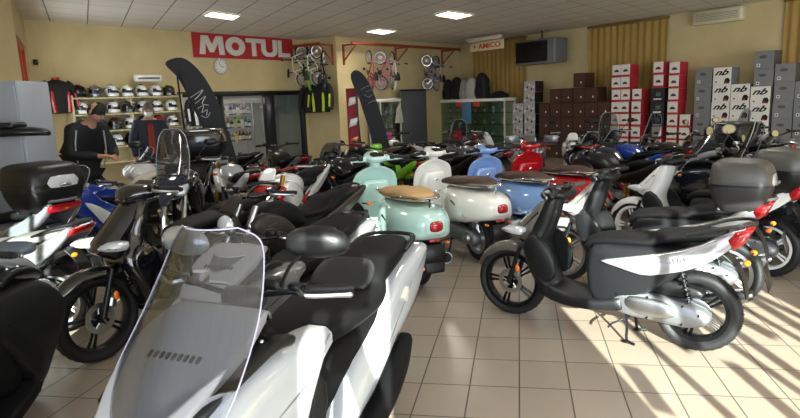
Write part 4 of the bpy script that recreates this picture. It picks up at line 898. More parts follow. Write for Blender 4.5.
# ------------------------------------------------------------ wall fixtures
def wt(name, label, catg, W, s, off, z, group=None, rz=0): return thing(name, label, catg, W.p(s, off, z), W.rz+rz, group)
def fit_text(name, body, wd, ht, m_, parent, loc, rot, ext=.004, bold=.02, shear=0.):
    o = text(name, body, 1.0, m_, parent, loc, rot, ext, bold, shear)
    xs = [v.co.x for v in o.data.vertices]; ys = [v.co.y for v in o.data.vertices]
    cx, cy = (max(xs)+min(xs))/2, (max(ys)+min(ys))/2
    for v in o.data.vertices: v.co.x = (v.co.x-cx)*wd/(max(xs)-min(xs)); v.co.y = (v.co.y-cy)*ht/(max(ys)-min(ys)); v.co.z *= .3
    return o
FR = (R(90), 0, 0)
bred = mat('banner_red', '#b3222b', .6, noise=.05)
t = wt('banner', 'red MOTUL banner with silver white letters on the back wall', 'banner', W1, 3.57, 0, 2.92)
g = G(); n = 24
rs = [[(3.15*i/n, -.012-.006*sin(i*.9), 0), (3.15*i/n, -.014, .575), (3.15*i/n, -.006, .575), (3.15*i/n, -.004-.006*sin(i*.9), 0)] for i in range(n+1)]
g.rings(rs); g.build('cloth', bred, t); pass
LW = {'M': ([(0, 0), (.1, 1), (.36, 1), (.5, .55), (.68, 1), (.95, 1), (1, 0), (.78, 0), (.76, .62), (.56, .12), (.4, .12), (.26, .62), (.22, 0)], .72),
      'O': (None, .6), 'T': ([(0, 1), (1, 1), (1, .76), (.64, .76), (.64, 0), (.36, 0), (.36, .76), (0, .76)], .5),
      'U': ([(0, 1), (.28, 1), (.28, .38), (.34, .27), (.5, .22), (.66, .27), (.72, .38), (.72, 1), (1, 1), (1, .32), (.9, .12), (.7, .0), (.3, .0), (.1, .12), (0, .32)], .54),
      'L': ([(0, 0), (0, 1), (.3, 1), (.3, .25), (1, .25), (1, 0)], .42)}
lx = .17; bw = mat('banner_white', '#d9d7cf', .6)
for ch_ in 'MOTUL':
    o2, wd_ = LW[ch_]; g = G()
    if o2: g.prism([(lx+a*wd_-.0, .08+b*.44) for a, b in o2], -.02, -.032, .002)
    else:
        n = 32; cx_, cz_ = lx+wd_/2, .3
        rs = [[(cx_+(wd_/2)*k*cos(2*pi*i/n)*(1 if k == 1 else .92), y, cz_+.23*k*sin(2*pi*i/n)) for (k, y) in ((1, -.02), (1, -.032), (.42, -.032), (.42, -.02))] for i in range(n+1)]
        g.rings(rs, False)
    g.build('lettering', bw, t, ang=20); lx += wd_+(.03 if ch_ != 'T' else -.01)

t = wt('wall_clock', 'round white wall clock below the red banner', 'clock', W1, 4.3, 0, 2.73)
G().lathe([(.001, -.03), (.17, -.03), (.175, -.045), (.195, -.045), (.2, -.02), (.2, 0)], n=32).build('case', mat('clock_rim', '#b9b9b5', .3, metal=.4), t)
G().lathe([(.001, -.033), (.17, -.033)], n=32).build('dial', mat('clock_dial', '#e4e2dc', .6), t)
g = G(); [g.box((.145*sin(2*pi*i/12), -.036, .145*cos(2*pi*i/12)), (.01, .003, .03), ry=2*pi*i/12) for i in range(12)]; g.build('hour_marks', BLK, t)
for a, l, w_ in ((1.9, .09, .012), (-.5, .13, .008)): G().box((l/2*sin(a), -.04, l/2*cos(a)), (w_, .003, l), ry=a).build('hand', BLK, t)

# red rails with brackets that carry the children bikes
rrail = mat('rail_red', '#8e3a22', .5, noise=.08)
def rail(W, s0, s1, z, lab, br):
    t = wt('bike_rail', lab, 'rail', W, 0, 0, 0)
    G().box(((s0+s1)/2, -.55, z), (s1-s0, .05, .07), .008).build('bar', rrail, t)
    for s in br:
        g = G(); g.box((s, -.29, z-.02), (.045, .56, .045), .005); g.box((s, -.03, z-.26), (.05, .05, .55), .005); g.tube([(s, -.5, z-.05), (s, -.05, z-.42)], .02, 6); g.build('bracket', rrail, t)
    return t
rail(W2, .05, 5.0, 3.28, 'long red rail with brackets holding hanging bikes on the back wall', [.25, 2.4, 4.7])
rail(WS, .05, 1.15, 3.28, 'short red rail on the pier holding a cluster of hanging bikes', [.15, 1.1])
def kid_bike(lab, loc, rz, m_, lean=0., group='children bikes hanging from the red rails', flip=0.):
    t = thing('child_bicycle', lab, 'bicycle', loc, 0, group); t.rotation_euler = (lean, R(-90), rz); t.scale = (1.12,)*3
    f = m_
    for x in (-.31, .31):
        q = wheel(t, x, .17, .04, 'wire', ALU, 0, 0); q.location = (x, 0, 0)
    g = G(); A, B, C_, D, E_ = (-.31, 0, 0), (-.05, 0, -.02), (-.14, 0, .24), (.2, 0, .24), (.31, 0, 0)
    g.tube([B, C_], .014, 6); g.tube([C_, D], .014, 6); g.tube([B, (.22, 0, .17)], .018, 6)
    for s in (1, -1): g.tube([(-.31, s*.045, 0), (-.05, s*.02, -.02)], .009, 5); g.tube([(-.31, s*.045, 0), (-.14, s*.015, .2)], .008, 5)
    g.build('frame', f, t)
    g = G()
    for s in (1, -1): g.tube([(.31, s*.04, 0), (.24, s*.035, .17), (.2, 0, .26)], .01, 6)
    g.build('fork', f, t)
    g = G(); g.tube([(.2, 0, .24), (.17, 0, .37), (.18, 0, .4)], .011, 6); g.tube([(.14, -.22, .44), (.19, -.08, .4), (.19, .08, .4), (.14, .22, .44)], .01, 6, 3); g.build('handlebar', ALU, t)
    for s in (1, -1): G().tube([(.15, s*.16, .43), (.135, s*.24, .445)], .016, 8).build('grip', BLK, t)
    g = G(); g.loft([(-.26, .36, .06, .02, .02), (-.15, .36, .055, .02, .02), (-.06, .35, .02, .015, .015)], 14, 2.6, 3); g.tube([(-.14, 0, .24), (-.155, 0, .35)], .011, 6); g.build('saddle', BLK, t)
    g = G(); g.lathe([(.001, .03), (.06, .03), (.06, .036), (.001, .036)], (-.05, 0, -.02), n=18); g.tube([(-.05, .05, -.02), (.04, .06, -.06), (.04, .11, -.06)], .008, 5); g.tube([(-.05, -.05, -.02), (-.14, -.06, .02), (-.14, -.11, .02)], .008, 5); g.build('crank', STEEL, t)
    g = G(); g.box((.04, .12, -.06), (.06, .06, .02), .005); g.build('pedal', BLK, t); g = G(); g.box((-.14, -.12, .02), (.06, .06, .02), .005); g.build('pedal', BLK, t)
    g = G(); pts = arc(-.31, 0, .19, 40, 170, 8); rs = [[(px, -.03, pz), (px, .03, pz), (px*.99-.003, .03, pz-.004), (px*.99-.003, -.03, pz-.004)] for px, pz in pts]; g.rings(rs); g.build('mudguard', f, t)
    return t
kb = [(WS, .3, 2.95, WHT, 'white and green child bicycle hanging leftmost on the pier'), (WS, .58, 2.85, lime, 'lime green child bicycle hanging in the pier cluster'), (WS, .85, 2.95, WHT, 'white child bicycle hanging in the middle of the pier cluster'), (WS, 1.1, 2.75, BLK, 'black child bicycle hanging at the right of the pier cluster'),
      (W2, .75, 2.78, mat('bike_red', '#a8323a', .3, coat=.6), 'red child bicycle hanging leftmost on the long rail'), (W2, 1.2, 2.78, pink, 'magenta and white child bicycle second on the long rail'), (W2, 1.7, 2.78, WHT, 'white child bicycle third on the long rail beside the magenta one'),
      (W2, 3.3, 2.75, blue, 'blue child bicycle hanging near the back right corner'), (W2, 3.75, 2.72, mat('bike_silver', '#b8b2ae', .3, metal=.3, coat=.6), 'silver child bicycle hanging nearest the back right corner')]
for i, (W, s, z, m_, lab) in enumerate(kb): kid_bike(lab, W.p(s+(.1 if W is WS else 0), .5, z-.2), W.rz+R(90)+(.5 if i % 2 else -.4), m_, R(4*(i % 3-1)))

# ------------------------------------------------------------ clothes
def jacket(lab, W, s, off, z, m1, m2, sc=1., rz=0., group='motorcycle jackets hung on the wall'):
    t = wt('motorcycle_jacket', lab, 'jacket', W, s, off, z, group, rz); t.scale = (sc,)*3
    g = G(); rs = []
    for (zz, w_, d) in ((-.68, .25, .1), (-.66, .27, .12), (-.45, .25, .12), (-.2, .26, .13), (-.06, .25, .12), (.0, .17, .09), (.04, .08, .06), (.09, .07, .05)):
        rs.append([(w_*abs(cos(a))**.7*(1 if cos(a) >= 0 else -1)*(1+.03*sin(zz*30)), -.02-d+d*sin(a)*abs(sin(a))**.3, zz) for a in [2*pi*j/20 for j in range(20)]])
    g.rings(rs); g.build('jacket_body', m1, t, ang=60)
    for sg in (1, -1):
        g = G(); g.tube([(sg*.2, -.12, -.03), (sg*.29, -.13, -.12), (sg*.34, -.14, -.35), (sg*.35, -.19, -.62)], [.07, .075, .065, .05], 12, 3); g.build('sleeve', m1, t, ang=60)
        g = G(); g.tube([(sg*.13, -.235, -.1), (sg*.17, -.25, -.35), (sg*.15, -.25, -.66)], [.025, .04, .045], 8, 3, flat=.4); g.build('side_stripe', m2, t)
        g = G(); g.tube([(sg*.34, -.205, -.25), (sg*.352, -.25, -.55)], [.03, .03], 8, flat=.5); g.build('sleeve_stripe', m2, t)
    g = G(); g.lathe([(.075, 0), (.08, .04), (.065, .05), (.06, 0)], (0, -.1, .04), 'Z', 16); g.build('collar', m2, t)
    g = G(); g.box((0, -.247, -.35), (.012, .01, .6), .003); g.build('zip', ALU, t)
    g = G(); g.tube([(0, -.1, .12), (0, -.1, .22), (.02, -.06, .25), (0, -.0, .24)], .006, 6, 3); g.build('hanger_hook', CHR, t)
    return t
neon = mat('neon_yellow', '#c3d92a', .6); jb = mat('jacket_black', '#0e0f12', .75, noise=.15)
jacket('black motorcycle jacket with small yellow mark, left of the two hung on the pier', WS, .45, .15, 2.2, jb, jb, 1.05, .5)
jacket('black motorcycle jacket with neon yellow side stripes hung on the pier', WS, .98, .3, 2.25, jb, neon, 1.1)
jacket('black jacket with white and red sleeve stripes hung beside the helmet shelves', W1, .35, .1, 2.35, jb, RED, .9)
jacket('white and black jacket hung at the right end of the helmet shelves', W1, 3.2, .45, 1.95, jb, WHT, .9)

# ------------------------------------------------------------ helmets on shelves
sh = wt('helmet_shelf', 'cream wall shelves carrying rows of helmets on the back wall', 'shelf', W1, 0, 0, 0)
crm = mat('shelf_cream', '#c9bd97', .6, noise=.06)
for z in (.7, 1.02, 1.36, 1.7, 2.03): G().box((1.75, -.18, z-.015), (2.4, .36, .03), .004).build('shelf_board', crm, sh)
for s in (.55, 1.75, 2.95): G().box((s, -.17, 1.2), (.03, .34, 1.75), .004).build('upright', crm, sh)
G().box((1.75, -.01, 1.2), (2.4, .015, 1.75)).build('back_panel', crm, sh)
HM = {}
def helmet0():
    t = thing('helmet', '', 'helmet', (0, 0, 0))
    base = mat('helmet_base', '#202226', .2, coat=1.)
    g = G(); rs = []
    for i in range(13):
        a = R(-52+ (142)*i/12); r = cos(a) if a < R(89) else .02; z = sin(a); rs.append([(.13*r*cos(2*pi*j/24), .155*r*sin(2*pi*j/24)*(1.0 if sin(2*pi*j/24) > 0 else 1.05), .125+.128*z) for j in range(24)])
    g.rings(rs); g.build('shell', base, t, ang=70)
    g = G(); rs = []
    for i in range(13):
        a = R(205+130*i/12); rs.append([(.138*cos(a), .165*sin(a), z) for z in (.02, .07)]+[(.12*cos(a), .145*sin(a), z) for z in (.075, .015)])
    g.rings(rs); g.build('chin_bar', base, t, ang=60)
    g = G(); rs = []
    for i in range(13):
        a = R(208+124*i/12); rs.append([(.137*cos(a), .166*sin(a), .085), (.136*cos(a), .163*sin(a), .13), (.125*cos(a), .15*sin(a), .172), (.12*cos(a), .145*sin(a), .168), (.131*cos(a), .158*sin(a), .13), (.132*cos(a), .161*sin(a), .085)])
    g.rings(rs); g.build('visor', mat('helmet_visor', '#0a0c10', .05, coat=1.), t, ang=60)
    g = G(); pts = [(0, -.12+.0, .222)]+[(0, .155*cos(R(a))*-1, .125+.13*sin(R(a))) for a in (60, 90, 120, 150)]; g.tube([(0, -.085, .225), (0, -.03, .256), (0, .05, .25), (0, .12, .2), (0, .15, .14)], [.02, .035, .04, .035, .02], 8, 4, flat=.22)
    for s in (1, -1): g.tube([(s*.08, -.1, .2), (s*.115, -.02, .19), (s*.12, .07, .15)], [.012, .022, .012], 8, 4, flat=.3)
    g.build('stripe', mat('helmet_stripe', '#c8ccd0', .25, coat=1.), t)
    return t
hb = helmet0(); first = True
hc = [('black', BLKG), ('white', WHT), ('red', RED), ('matt black', MATTE), ('grey', greyp), ('blue', blue)]; hs = [('white', WHT), ('red', RED), ('grey', GRYP), ('neon yellow', neon), ('black', BLKG), ('orange', orange)]
ordn = ['leftmost', 'second from the left', 'third from the left', 'fourth from the left', 'fifth from the left', 'sixth from the left', 'rightmost']
rown = {2.03: 'top', 1.7: 'second', 1.36: 'third', 1.02: 'fourth', .7: 'bottom'}
for z in (2.03, 1.7, 1.36, 1.02):
    for k in range(7):
        a = random.choice(hc[:2]+hc); b = random.choice(hs)
        while b[0] == a[0]: b = random.choice(hs)
        s = .75+k*.33; lab = '%s helmet with %s trim, %s on the %s shelf' % (a[0], b[0], ordn[k], rown[z]); mm = {'helmet_base': a[1], 'helmet_stripe': b[1]}
        if first: first = False; o = dup(hb, None, W1.p(s, .19, z), W1.rz, lab, 'helmets on the wall shelves', mm)
        else: o = dup(hb, None, W1.p(s, .19, z), W1.rz+random.uniform(-.5, .5), lab, 'helmets on the wall shelves', mm)
for ch in list(hb.children): bpy.data.objects.remove(ch)
bpy.data.objects.remove(hb)
# poster and white light box over the shop opening
t = wt('light_box_sign', 'small white box sign above the helmets left of the feather banner', 'sign', W1, 2.25, .2, 2.42); G().box((0, 0, 0), (.62, .12, .14), .01).build('box', WHT, t)
G().box((0, -.063, 0), (.5, .006, .04)).build('print', GRYP, t)

# ------------------------------------------------------------ feather banners
def feather(lab, X, Y, outline, rz, marks, mirrorx=1):
    t = thing('feather_banner', lab, 'banner', (X, Y, 0), rz)
    O = cat(outline, 4, True); g = G(); g.prism([(a, b) for a, b in O], -.004, .004, .001); g.build('cloth', mat('banner_black', '#1a1c22', .7, noise=.1), t)
    L = outline[:6]; pole = [(outline[0][0]+.35, 0, 0)]; 
    G().tube([(outline[-1][0]+.1, .0, .03)]+[(a, .0, b) for a, b in outline[::-1][:6]], .014, 6, 3).build('pole', STEEL, t)
    g = G(); g.box((outline[-1][0]+.1, 0, .015), (.5, .06, .03), .01); g.box((outline[-1][0]+.1, 0, .015), (.06, .5, .03), .01); g.build('base', STEEL, t)
    for i, pts in enumerate(marks): G().tube([(a, -.007, b) for a, b in pts], .018, 5, 4, flat=.3).build('printed_mark', WHT, t)
    return t
def o_(pts, Y, X): k = Y/600; return [((px-400)*k-X, 1.75+(108-py)*k) for px, py in pts]
X1, Y1 = -2.5, 9.0
feather('black feather banner with white script marks in front of the shop opening', X1, Y1, o_([(178, 66), (183, 61), (195, 60), (206, 68), (216, 82), (224, 100), (231, 125), (238, 155), (243, 190), (236, 195), (222, 160), (208, 125), (196, 95), (188, 78)], Y1, X1), 0,
    [o_(p, Y1, X1) for p in ([(199, 98), (206, 94), (212, 91), (207, 97), (203, 100)], [(203, 104), (214, 97), (210, 104), (216, 106)], [(205, 109), (211, 106), (209, 113), (214, 110), (213, 116)], [(208, 116), (213, 118), (217, 113)])])
X2, Y2 = -.5, 11.2
feather('dark feather banner with white logo in front of the pier', X2, Y2, o_([(357, 86), (358, 80), (363, 78), (369, 82), (375, 92), (381, 108), (387, 130), (393, 158), (392, 168), (380, 168), (374, 140), (367, 114), (361, 98)], Y2, X2), 0,
    [o_(p, Y2, X2) for p in ([(366, 97), (371, 94), (375, 93)], [(369, 101), (373, 104), (377, 102)], [(371, 99), (377, 97)], [(373, 110), (378, 108), (382, 109)])])
t = thing('banner', 'slim red and white printed banner left of the dark feather banner', 'banner', (-.83, 11.6, 0)); g = G(); g.box((0, 0, 1.2), (.22, .02, 1.6), .004); g.build('cloth', mat('print_red', '#8f2730', .7, noise=.3, nscale=7), t); G().box((0, 0, .2), (.3, .2, .4), .02).build('base', BLK, t)
for z, m_ in ((1.75, WHT), (1.35, WHT), (1.0, orange)): G().prism([(-.08, z-.08), (.06, z-.04), (.09, z+.1), (-.05, z+.07)], .0, -.016, .003).build('printed_panel', m_, t)

# ------------------------------------------------------------ glass display cases
alu2 = mat('case_frame_white', '#c8c8c2', .4, metal=.2); cgl = glassmat('case_glass', '#dfeae6', .05)
def display_case(lab, W, s0, s1, off, z1, dep=.45, nsh=3, group=None):
    t = wt('display_case', lab, 'display case', W, 0, 0, 0); y0, y1 = -off, -off+dep
    for s in (s0, s1):
        for y in (y0, y1): G().box((s, y, z1/2), (.035, .035, z1), .004).build('post', alu2, t)
    G().box(((s0+s1)/2, (y0+y1)/2, z1+.03), (s1-s0+.06, dep+.06, .09), .01).build('top', mat('case_top', '#dcdcd6', .5), t)
    G().box(((s0+s1)/2, (y0+y1)/2, .1), (s1-s0, dep, .2), .01).build('plinth', alu2, t)
    G().box(((s0+s1)/2, y1, z1/2), (s1-s0, .012, z1-.1)).build('back_panel', mat('case_back', '#a3a68a', .6), t)
    zs = [.55+(z1-.55)*k/nsh for k in range(nsh)]
    for z in zs: G().box(((s0+s1)/2, (y0+y1)/2, z), (s1-s0-.05, dep-.05, .012)).build('glass_shelf', glassmat('shelf_glass', '#c6e0d4', .08), t)
    G().box(((s0+s1)/2, y0, (z1+.2)/2), (s1-s0-.04, .006, z1-.25)).build('front_pane', cgl, t)
    return t, zs
bot_m = [RED, WHT, blue, neon, BLK, orange, greyp, mat('bottle_green', '#2c6b3a', .3), mat('bottle_silver', '#9ea3a8', .3, metal=.5)]
def bottle_mesh():
    g = G(); g.lathe([(.001, 0), (.038, 0), (.042, .01), (.042, .13), (.036, .155), (.016, .175), (.014, .19)], ax='Z', n=14); c = G(); c.lathe([(.017, .185), (.019, .19), (.019, .215), (.001, .217)], ax='Z', n=12); l = G(); l.lathe([(.0425, .03), (.0428, .03), (.0428, .11), (.0425, .11)], ax='Z', n=14); return g, c, l
bg_, bc_, bl_ = bottle_mesh(); bq = mat('bottle_body', '#808080', .3, coat=.5); bcp = mat('bottle_cap', '#202020', .4); blb = mat('bottle_label', '#d8d4c8', .6)
b0 = thing('bottle', 'bottle', 'bottle'); q_ = bg_.build('body', bq, b0); bc_.build('cap', bcp, b0); bl_.build('label_band', blb, b0)
b0['category'] = 'bottle'
def bottle(W, s, off, z, lab, group, sc=1.): 
    o = dup(b0, None, W.p(s, off, z), W.rz+random.random()*6, lab, group, {'bottle_body': random.choice(bot_m), 'bottle_cap': random.choice(bot_m)}); o.scale = (sc, sc, sc*random.uniform(.9, 1.25)); return o
tcs, zs = display_case('wide glass display case with white top against the right wall', W3, -.55, 3.1, 1.05, 1.62)
for z in zs:
    for k in range(9): bottle(W3, -.35+k*.4, .85, z+.007, 'small bottle or tin standing inside the wide glass case', 'goods in the wide glass case')
for s, m_, nm, h in ((.02, mat('note_yellow', '#c9b93a', .7), 'yellow', .2), (1.15, mat('note_red', '#c8402c', .7), 'first red', .22), (1.95, mat('note_red', '#c8402c', .7), 'second red', .22), (1.5, mat('note_blue', '#4f7fa6', .7), 'tall pale blue', .75)):
    o = G().box((0, 0, 0), (.3 if h < .5 else .42, .005, h), .001).build('paper_notice', m_, loc=W3.p(s, 1.07, 1.66-h/2+.02), rz=W3.rz); tag(o, '%s paper notice taped to the wide glass case' % nm, 'notice')
tcs, zs = display_case('narrow glass display case with white top left of the dark grey board', W2, 1.02, 1.86, .6, 1.72)
for z in zs:
    for k in range(3): bottle(W2, 1.2+k*.25, .4, z+.007, 'small bottle standing inside the narrow glass case', 'goods in the narrow glass case')
o = G().prism([(-.18, -.25), (.2, -.25), (.12, .15), (.02, .28), (-.08, .15)], 0, -.006, .001).build('poster', mat('poster_pale', '#b8b8ac', .7, noise=.25, nscale=6), loc=W2.p(1.75, .63, 1.35), rz=W2.rz); tag(o, 'pale pointed poster stuck on the narrow glass case', 'poster')
t = wt('grey_board', 'dark grey upright board with black edge against the back wall', 'board', W2, 2.55, .55, 0); G().box((0, 0, 1.0), (1.15, .06, 2.0), .01).build('panel', mat('board_grey', '#4d5056', .5, noise=.05), t); G().box((0, 0, 2.02), (1.2, .08, .05), .01).build('edge_strip', BLK, t)
# bags on the wide case
def backpack(lab, s, m_, sc, rz):
    t = wt('backpack', lab, 'backpack', W3, s, .85, 1.7, 'bags on the wide glass case', rz)
    g = G(); g.loft([(0, 0, .17, .12, .12), (.0, .12, .19, .13, .13), (0, .4, .17, .11, .12), (0, .55, .12, .08, .1), (0, .6, .06, .04, .06)], 20, 2.8, 3, vert='x'); g.build('bag_body', m_, t, ang=60)
    g = G(); g.loft([(-.13, .06, .12, .04, .04), (-.14, .2, .12, .05, .04), (-.13, .3, .09, .03, .03)], 16, 2.8, 2, vert='x'); g.build('front_pocket', m_, t, ang=60)
    for sg in (1, -1): G().tube([(.1, sg*.09, .5), (.17, sg*.1, .35), (.13, sg*.11, .08)], .018, 6, 3).build('strap', BLK, t)
    t.scale = (sc,)*3; return t
for s, m_, sc, lab in ((.4, jb, 1.05, 'black backpack, leftmost on the wide glass case'), (.82, jb, 1.15, 'large black backpack, second on the wide glass case'), (1.2, mat('bag_grey', '#8d8d8c', .7, noise=.2), 1.0, 'grey and white bag in the middle of the wide glass case'), (1.52, mat('bag_light', '#b5b2ac', .7, noise=.2), 1.05, 'pale bag right of the grey one on the glass case'), (1.98, jb, 1.25, 'tallest black backpack, rightmost on the wide glass case')): backpack(lab, s, m_, sc, R(90))
t = wt('folded_gear', 'flat pile of dark riding gear on the right end of the glass case', 'clothes', W3, 2.6, .8, 1.7); g = G(); g.loft([(-.35, .04, .14, .05, .04), (-.1, .07, .18, .09, .07), (.1, .1, .16, .1, .1), (.35, .05, .12, .05, .05)], 18, 2.4, 3); g.build('cloth', jb, t, ang=60)

# ------------------------------------------------------------ heater, convector, hanging sign
t = wt('air_heater', 'grey ceiling-hung air heater with dark louvres on the right wall', 'heater', W3, 4.0, .62, 2.6)
G().box((0, .1, .33), (1.45, .55, .66), .03).build('housing', mat('heater_grey', '#6d6e70', .45, noise=.05), t)
g = G(); [g.box((-.1, -.185, .08+i*.06), (1.1, .03, .035), .004) for i in range(9)]; g.build('louvres', STEEL, t)
G().box((-.1, -.178, .33), (1.14, .008, .56)).build('grille_back', BLK, t)
G().tube([(.05, .1, .66), (.05, .1, .92)], .02, 8).build('hanger_rod', STEEL, t)
t = wt('air_conditioner', 'cream wall-mounted air vent unit high on the right wall', 'air conditioner', W3, 8.71, .0, 3.17); G().box((0, -.1, .14), (1.08, .2, .28), .02).build('housing', mat('unit_cream', '#cfc7ae', .5), t)
g = G(); [g.box((0, -.205, .07+i*.035), (.92, .012, .012), .002) for i in range(5)]; g.build('louvres', mat('unit_slot', '#8d836a', .5), t)
t = wt('hanging_sign', 'white hanging sign with red letters below a tube light near the back corner', 'sign', W3, 2.85, 1.5, 3.07); G().box((0, 0, .12), (1.35, .03, .26), .006).build('panel', mat('sign_cream', '#d8cba6', .6), t)
fit_text('lettering', 'AMICO', .9, .15, mat('sign_red', '#c03a22', .5), t, (.12, -.02, .12), FR, bold=.03)
g = G(); g.lathe([(.001, 0), (.07, 0)], (-.48, -.018, .12), n=3); g.build('symbol', mat('sign_red', '#c03a22', .5), t)
for s in (-.6, .6): G().tube([(s, 0, .25), (s, 0, .43)], .005, 5).build('cord', STEEL, t)
t = wt('tube_light', 'white fluorescent tube light above the hanging sign', 'ceiling light', W3, 2.85, 1.62, 3.36); G().box((0, 0, .03), (1.4, .1, .06), .01).build('housing', mat('tube_housing', '#c9c5b8', .5), t); G().tube([(-.66, 0, -.015), (.66, 0, -.015)], .018, 10).build('tube', mat('tube_glass', '#e9e4d6', .4), t)
t = wt('fire_hose_box', 'small dark box on the left wall above the grey cabinet', 'bracket', W1, .1, .0, 2.7); G().box((0, -.03, .02), (.08, .06, .1), .01).build('housing', BLK, t)

# ------------------------------------------------------------ stacked boxes along the right wall
def carton(name, w_, h, d, mf, ms, mt=None):
    """front face looks into the room (-y), side face +x"""
    t = thing(name, '', 'box'); g = G(); x, y, z = w_/2, d, h; b = .006
    g.box((0, y/2, z/2), (w_-.006, y, z-.004), .003); me = None
    o = g.build('carton', [mf, ms, mt or mf], t, ang=30)
    for p in o.data.polygons:
        n = p.normal
        p.material_index = 0 if n.y < -.7 else (1 if abs(n.x) > .7 else 2)
    return t
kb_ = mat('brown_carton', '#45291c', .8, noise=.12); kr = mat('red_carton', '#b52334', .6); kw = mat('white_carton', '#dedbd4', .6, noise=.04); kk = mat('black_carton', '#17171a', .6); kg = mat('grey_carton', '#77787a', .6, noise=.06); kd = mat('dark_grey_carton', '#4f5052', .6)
B1 = carton('helmet_box', .375, .375, .4, kb_, kb_); G().box((.06, -.002, .13), (.035, .003, .045)).build('sticker', WHT, B1)
G().box((0, -.001, .36), (.36, .003, .012)).build('lid_edge', mat('carton_seam', '#2c1810', .8), B1)
B2 = carton('helmet_box', .25, .295, .36, kw, kr); G().box((0, -.002, .025), (.244, .003, .05)).build('red_band', kr, B2)
g = G(); g.prism([(-.07, .12), (.07, .12), (.06, .15), (.02, .185), (-.03, .18), (-.06, .15)], 0, -.003, .001); g.build('logo', mat('logo_navy', '#23233a', .6), B2); G().box((0, -.003, .165), (.06, .002, .014)).build('logo_bar', kr, B2)
B3 = carton('helmet_box', .34, .295, .36, kk, kk); G().box((.02, -.002, .15), (.12, .003, .09)).build('label_panel', GRYP, B3); G().box((0, -.002, .04), (.2, .003, .03)).build('sticker', WHT, B3)
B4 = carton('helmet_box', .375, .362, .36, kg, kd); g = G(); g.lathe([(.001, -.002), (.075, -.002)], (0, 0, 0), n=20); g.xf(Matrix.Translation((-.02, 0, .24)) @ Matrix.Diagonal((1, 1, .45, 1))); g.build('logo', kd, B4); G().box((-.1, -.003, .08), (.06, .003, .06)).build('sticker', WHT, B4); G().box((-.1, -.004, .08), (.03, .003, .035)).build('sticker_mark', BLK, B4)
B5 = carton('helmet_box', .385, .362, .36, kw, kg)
fit_text('lettering', 'nb', .3, .13, BLK, B5, (-.01, -.004, .26), FR, ext=.002, bold=.03, shear=.5)
g = G(); g.prism([(.04, .02), (.15, .02), (.17, .09), (.13, .14), (.07, .13), (.05, .08)], 0, -.003, .001); g.build('helmet_print', BLK, B5); G().box((.09, -.004, .04), (.05, .003, .03)).build('red_print', kr, B5); G().box((-.12, -.003, .06), (.03, .003, .03)).build('sticker_mark', BLK, B5)
B6 = carton('helmet_box', .42, .3, .36, mat('patterned_carton', '#a9a6a8', .6, noise=.6, nscale=14), kk)
for i in range(5): G().box((-.15+i*.075, -.002, .08+.06*(i % 3)), (.045, .003, .07), ry=.6).build('printed_patch', kk if i % 2 else WHT, B6)
BOXN = {id(B1): 0}
NUM = ['lowest', 'second', 'third', 'fourth', 'fifth', 'sixth', 'seventh', 'eighth']
def column(B, s, n, h, colname, group, z0=0., first=0, off=.75, topn=None):
    for k in range(n):
        kk_ = k+first; top = (topn or n)-1
        lab = '%s, %s' % (colname, 'topmost' if kk_ == top else ('%s from the floor' % NUM[kk_] if kk_ else 'lowest'))
        dup(B, None, W3.p(s+random.uniform(-.006, .006), off+random.uniform(-.01, .01), z0+k*h), W3.rz+random.uniform(-.012, .012), lab, group)
cn = ['first', 'second', 'third', 'fourth', 'fifth', 'sixth', 'seventh']
for c in range(6):
    n = {0: 4, 1: 5, 2: 5, 3: 6, 4: 5, 5: 4}[c]; s = 4.34+c*.385
    column(B1, s, n, .378, 'brown helmet box with white sticker, %s brown column from the left' % cn[c], 'brown helmet boxes')
for nm, s, n in (('first', 6.6, 8), ('second', 6.86, 8), ('third', 7.17, 6)): column(B2, s, n, .3, 'white box with red sides, %s red-and-white column' % nm, 'red and white boxes')
column(B2, 7.72, 3, .3, 'white box with red sides, below the black boxes', 'red and white boxes')
column(B3, 7.72, 3, .3, 'black box between red-and-white boxes', 'black boxes', z0=.9, first=3, topn=6)
column(B2, 7.72, 2, .3, 'white box with red sides, above the black boxes', 'red and white boxes', z0=1.8, first=6, topn=8)
column(B2, 8.1, 8, .295, 'white box with red sides, fifth red-and-white column', 'red and white boxes')
column(B2, 8.4, 4, .295, 'white box with red sides, short last red-and-white column', 'red and white boxes')
column(B4, 8.78, 6, .362, 'grey box with oval logo, grey column left of the lettered boxes', 'grey boxes')
column(B5, 9.18, 6, .362, 'white box with script letters, first lettered column', 'white lettered boxes')
column(B5, 9.57, 5, .362, 'white box with script letters, second lettered column', 'white lettered boxes')
column(B5, 9.97, 5, .345, 'white box with script letters, third lettered column', 'white lettered boxes')
column(B4, 10.0, 2, .362, 'grey box resting on the third lettered column', 'grey boxes', z0=1.725, first=5, topn=7)
column(B4, 10.4, 6, .362, 'grey box with oval logo, second column from the right edge', 'grey boxes')
column(B4, 10.79, 5, .362, 'grey box with oval logo, column at the right edge', 'grey boxes')
column(B6, 3.79, 7, .305, 'patterned white and black box, tall column beside the brown boxes', 'patterned boxes')
column(B6, 3.35, 5, .305, 'patterned white and black box, shorter column beside the glass case', 'patterned boxes')
for B in (B1, B2, B3, B4, B5, B6):
    for ch in list(B.children): bpy.data.objects.remove(ch)
    bpy.data.objects.remove(B)

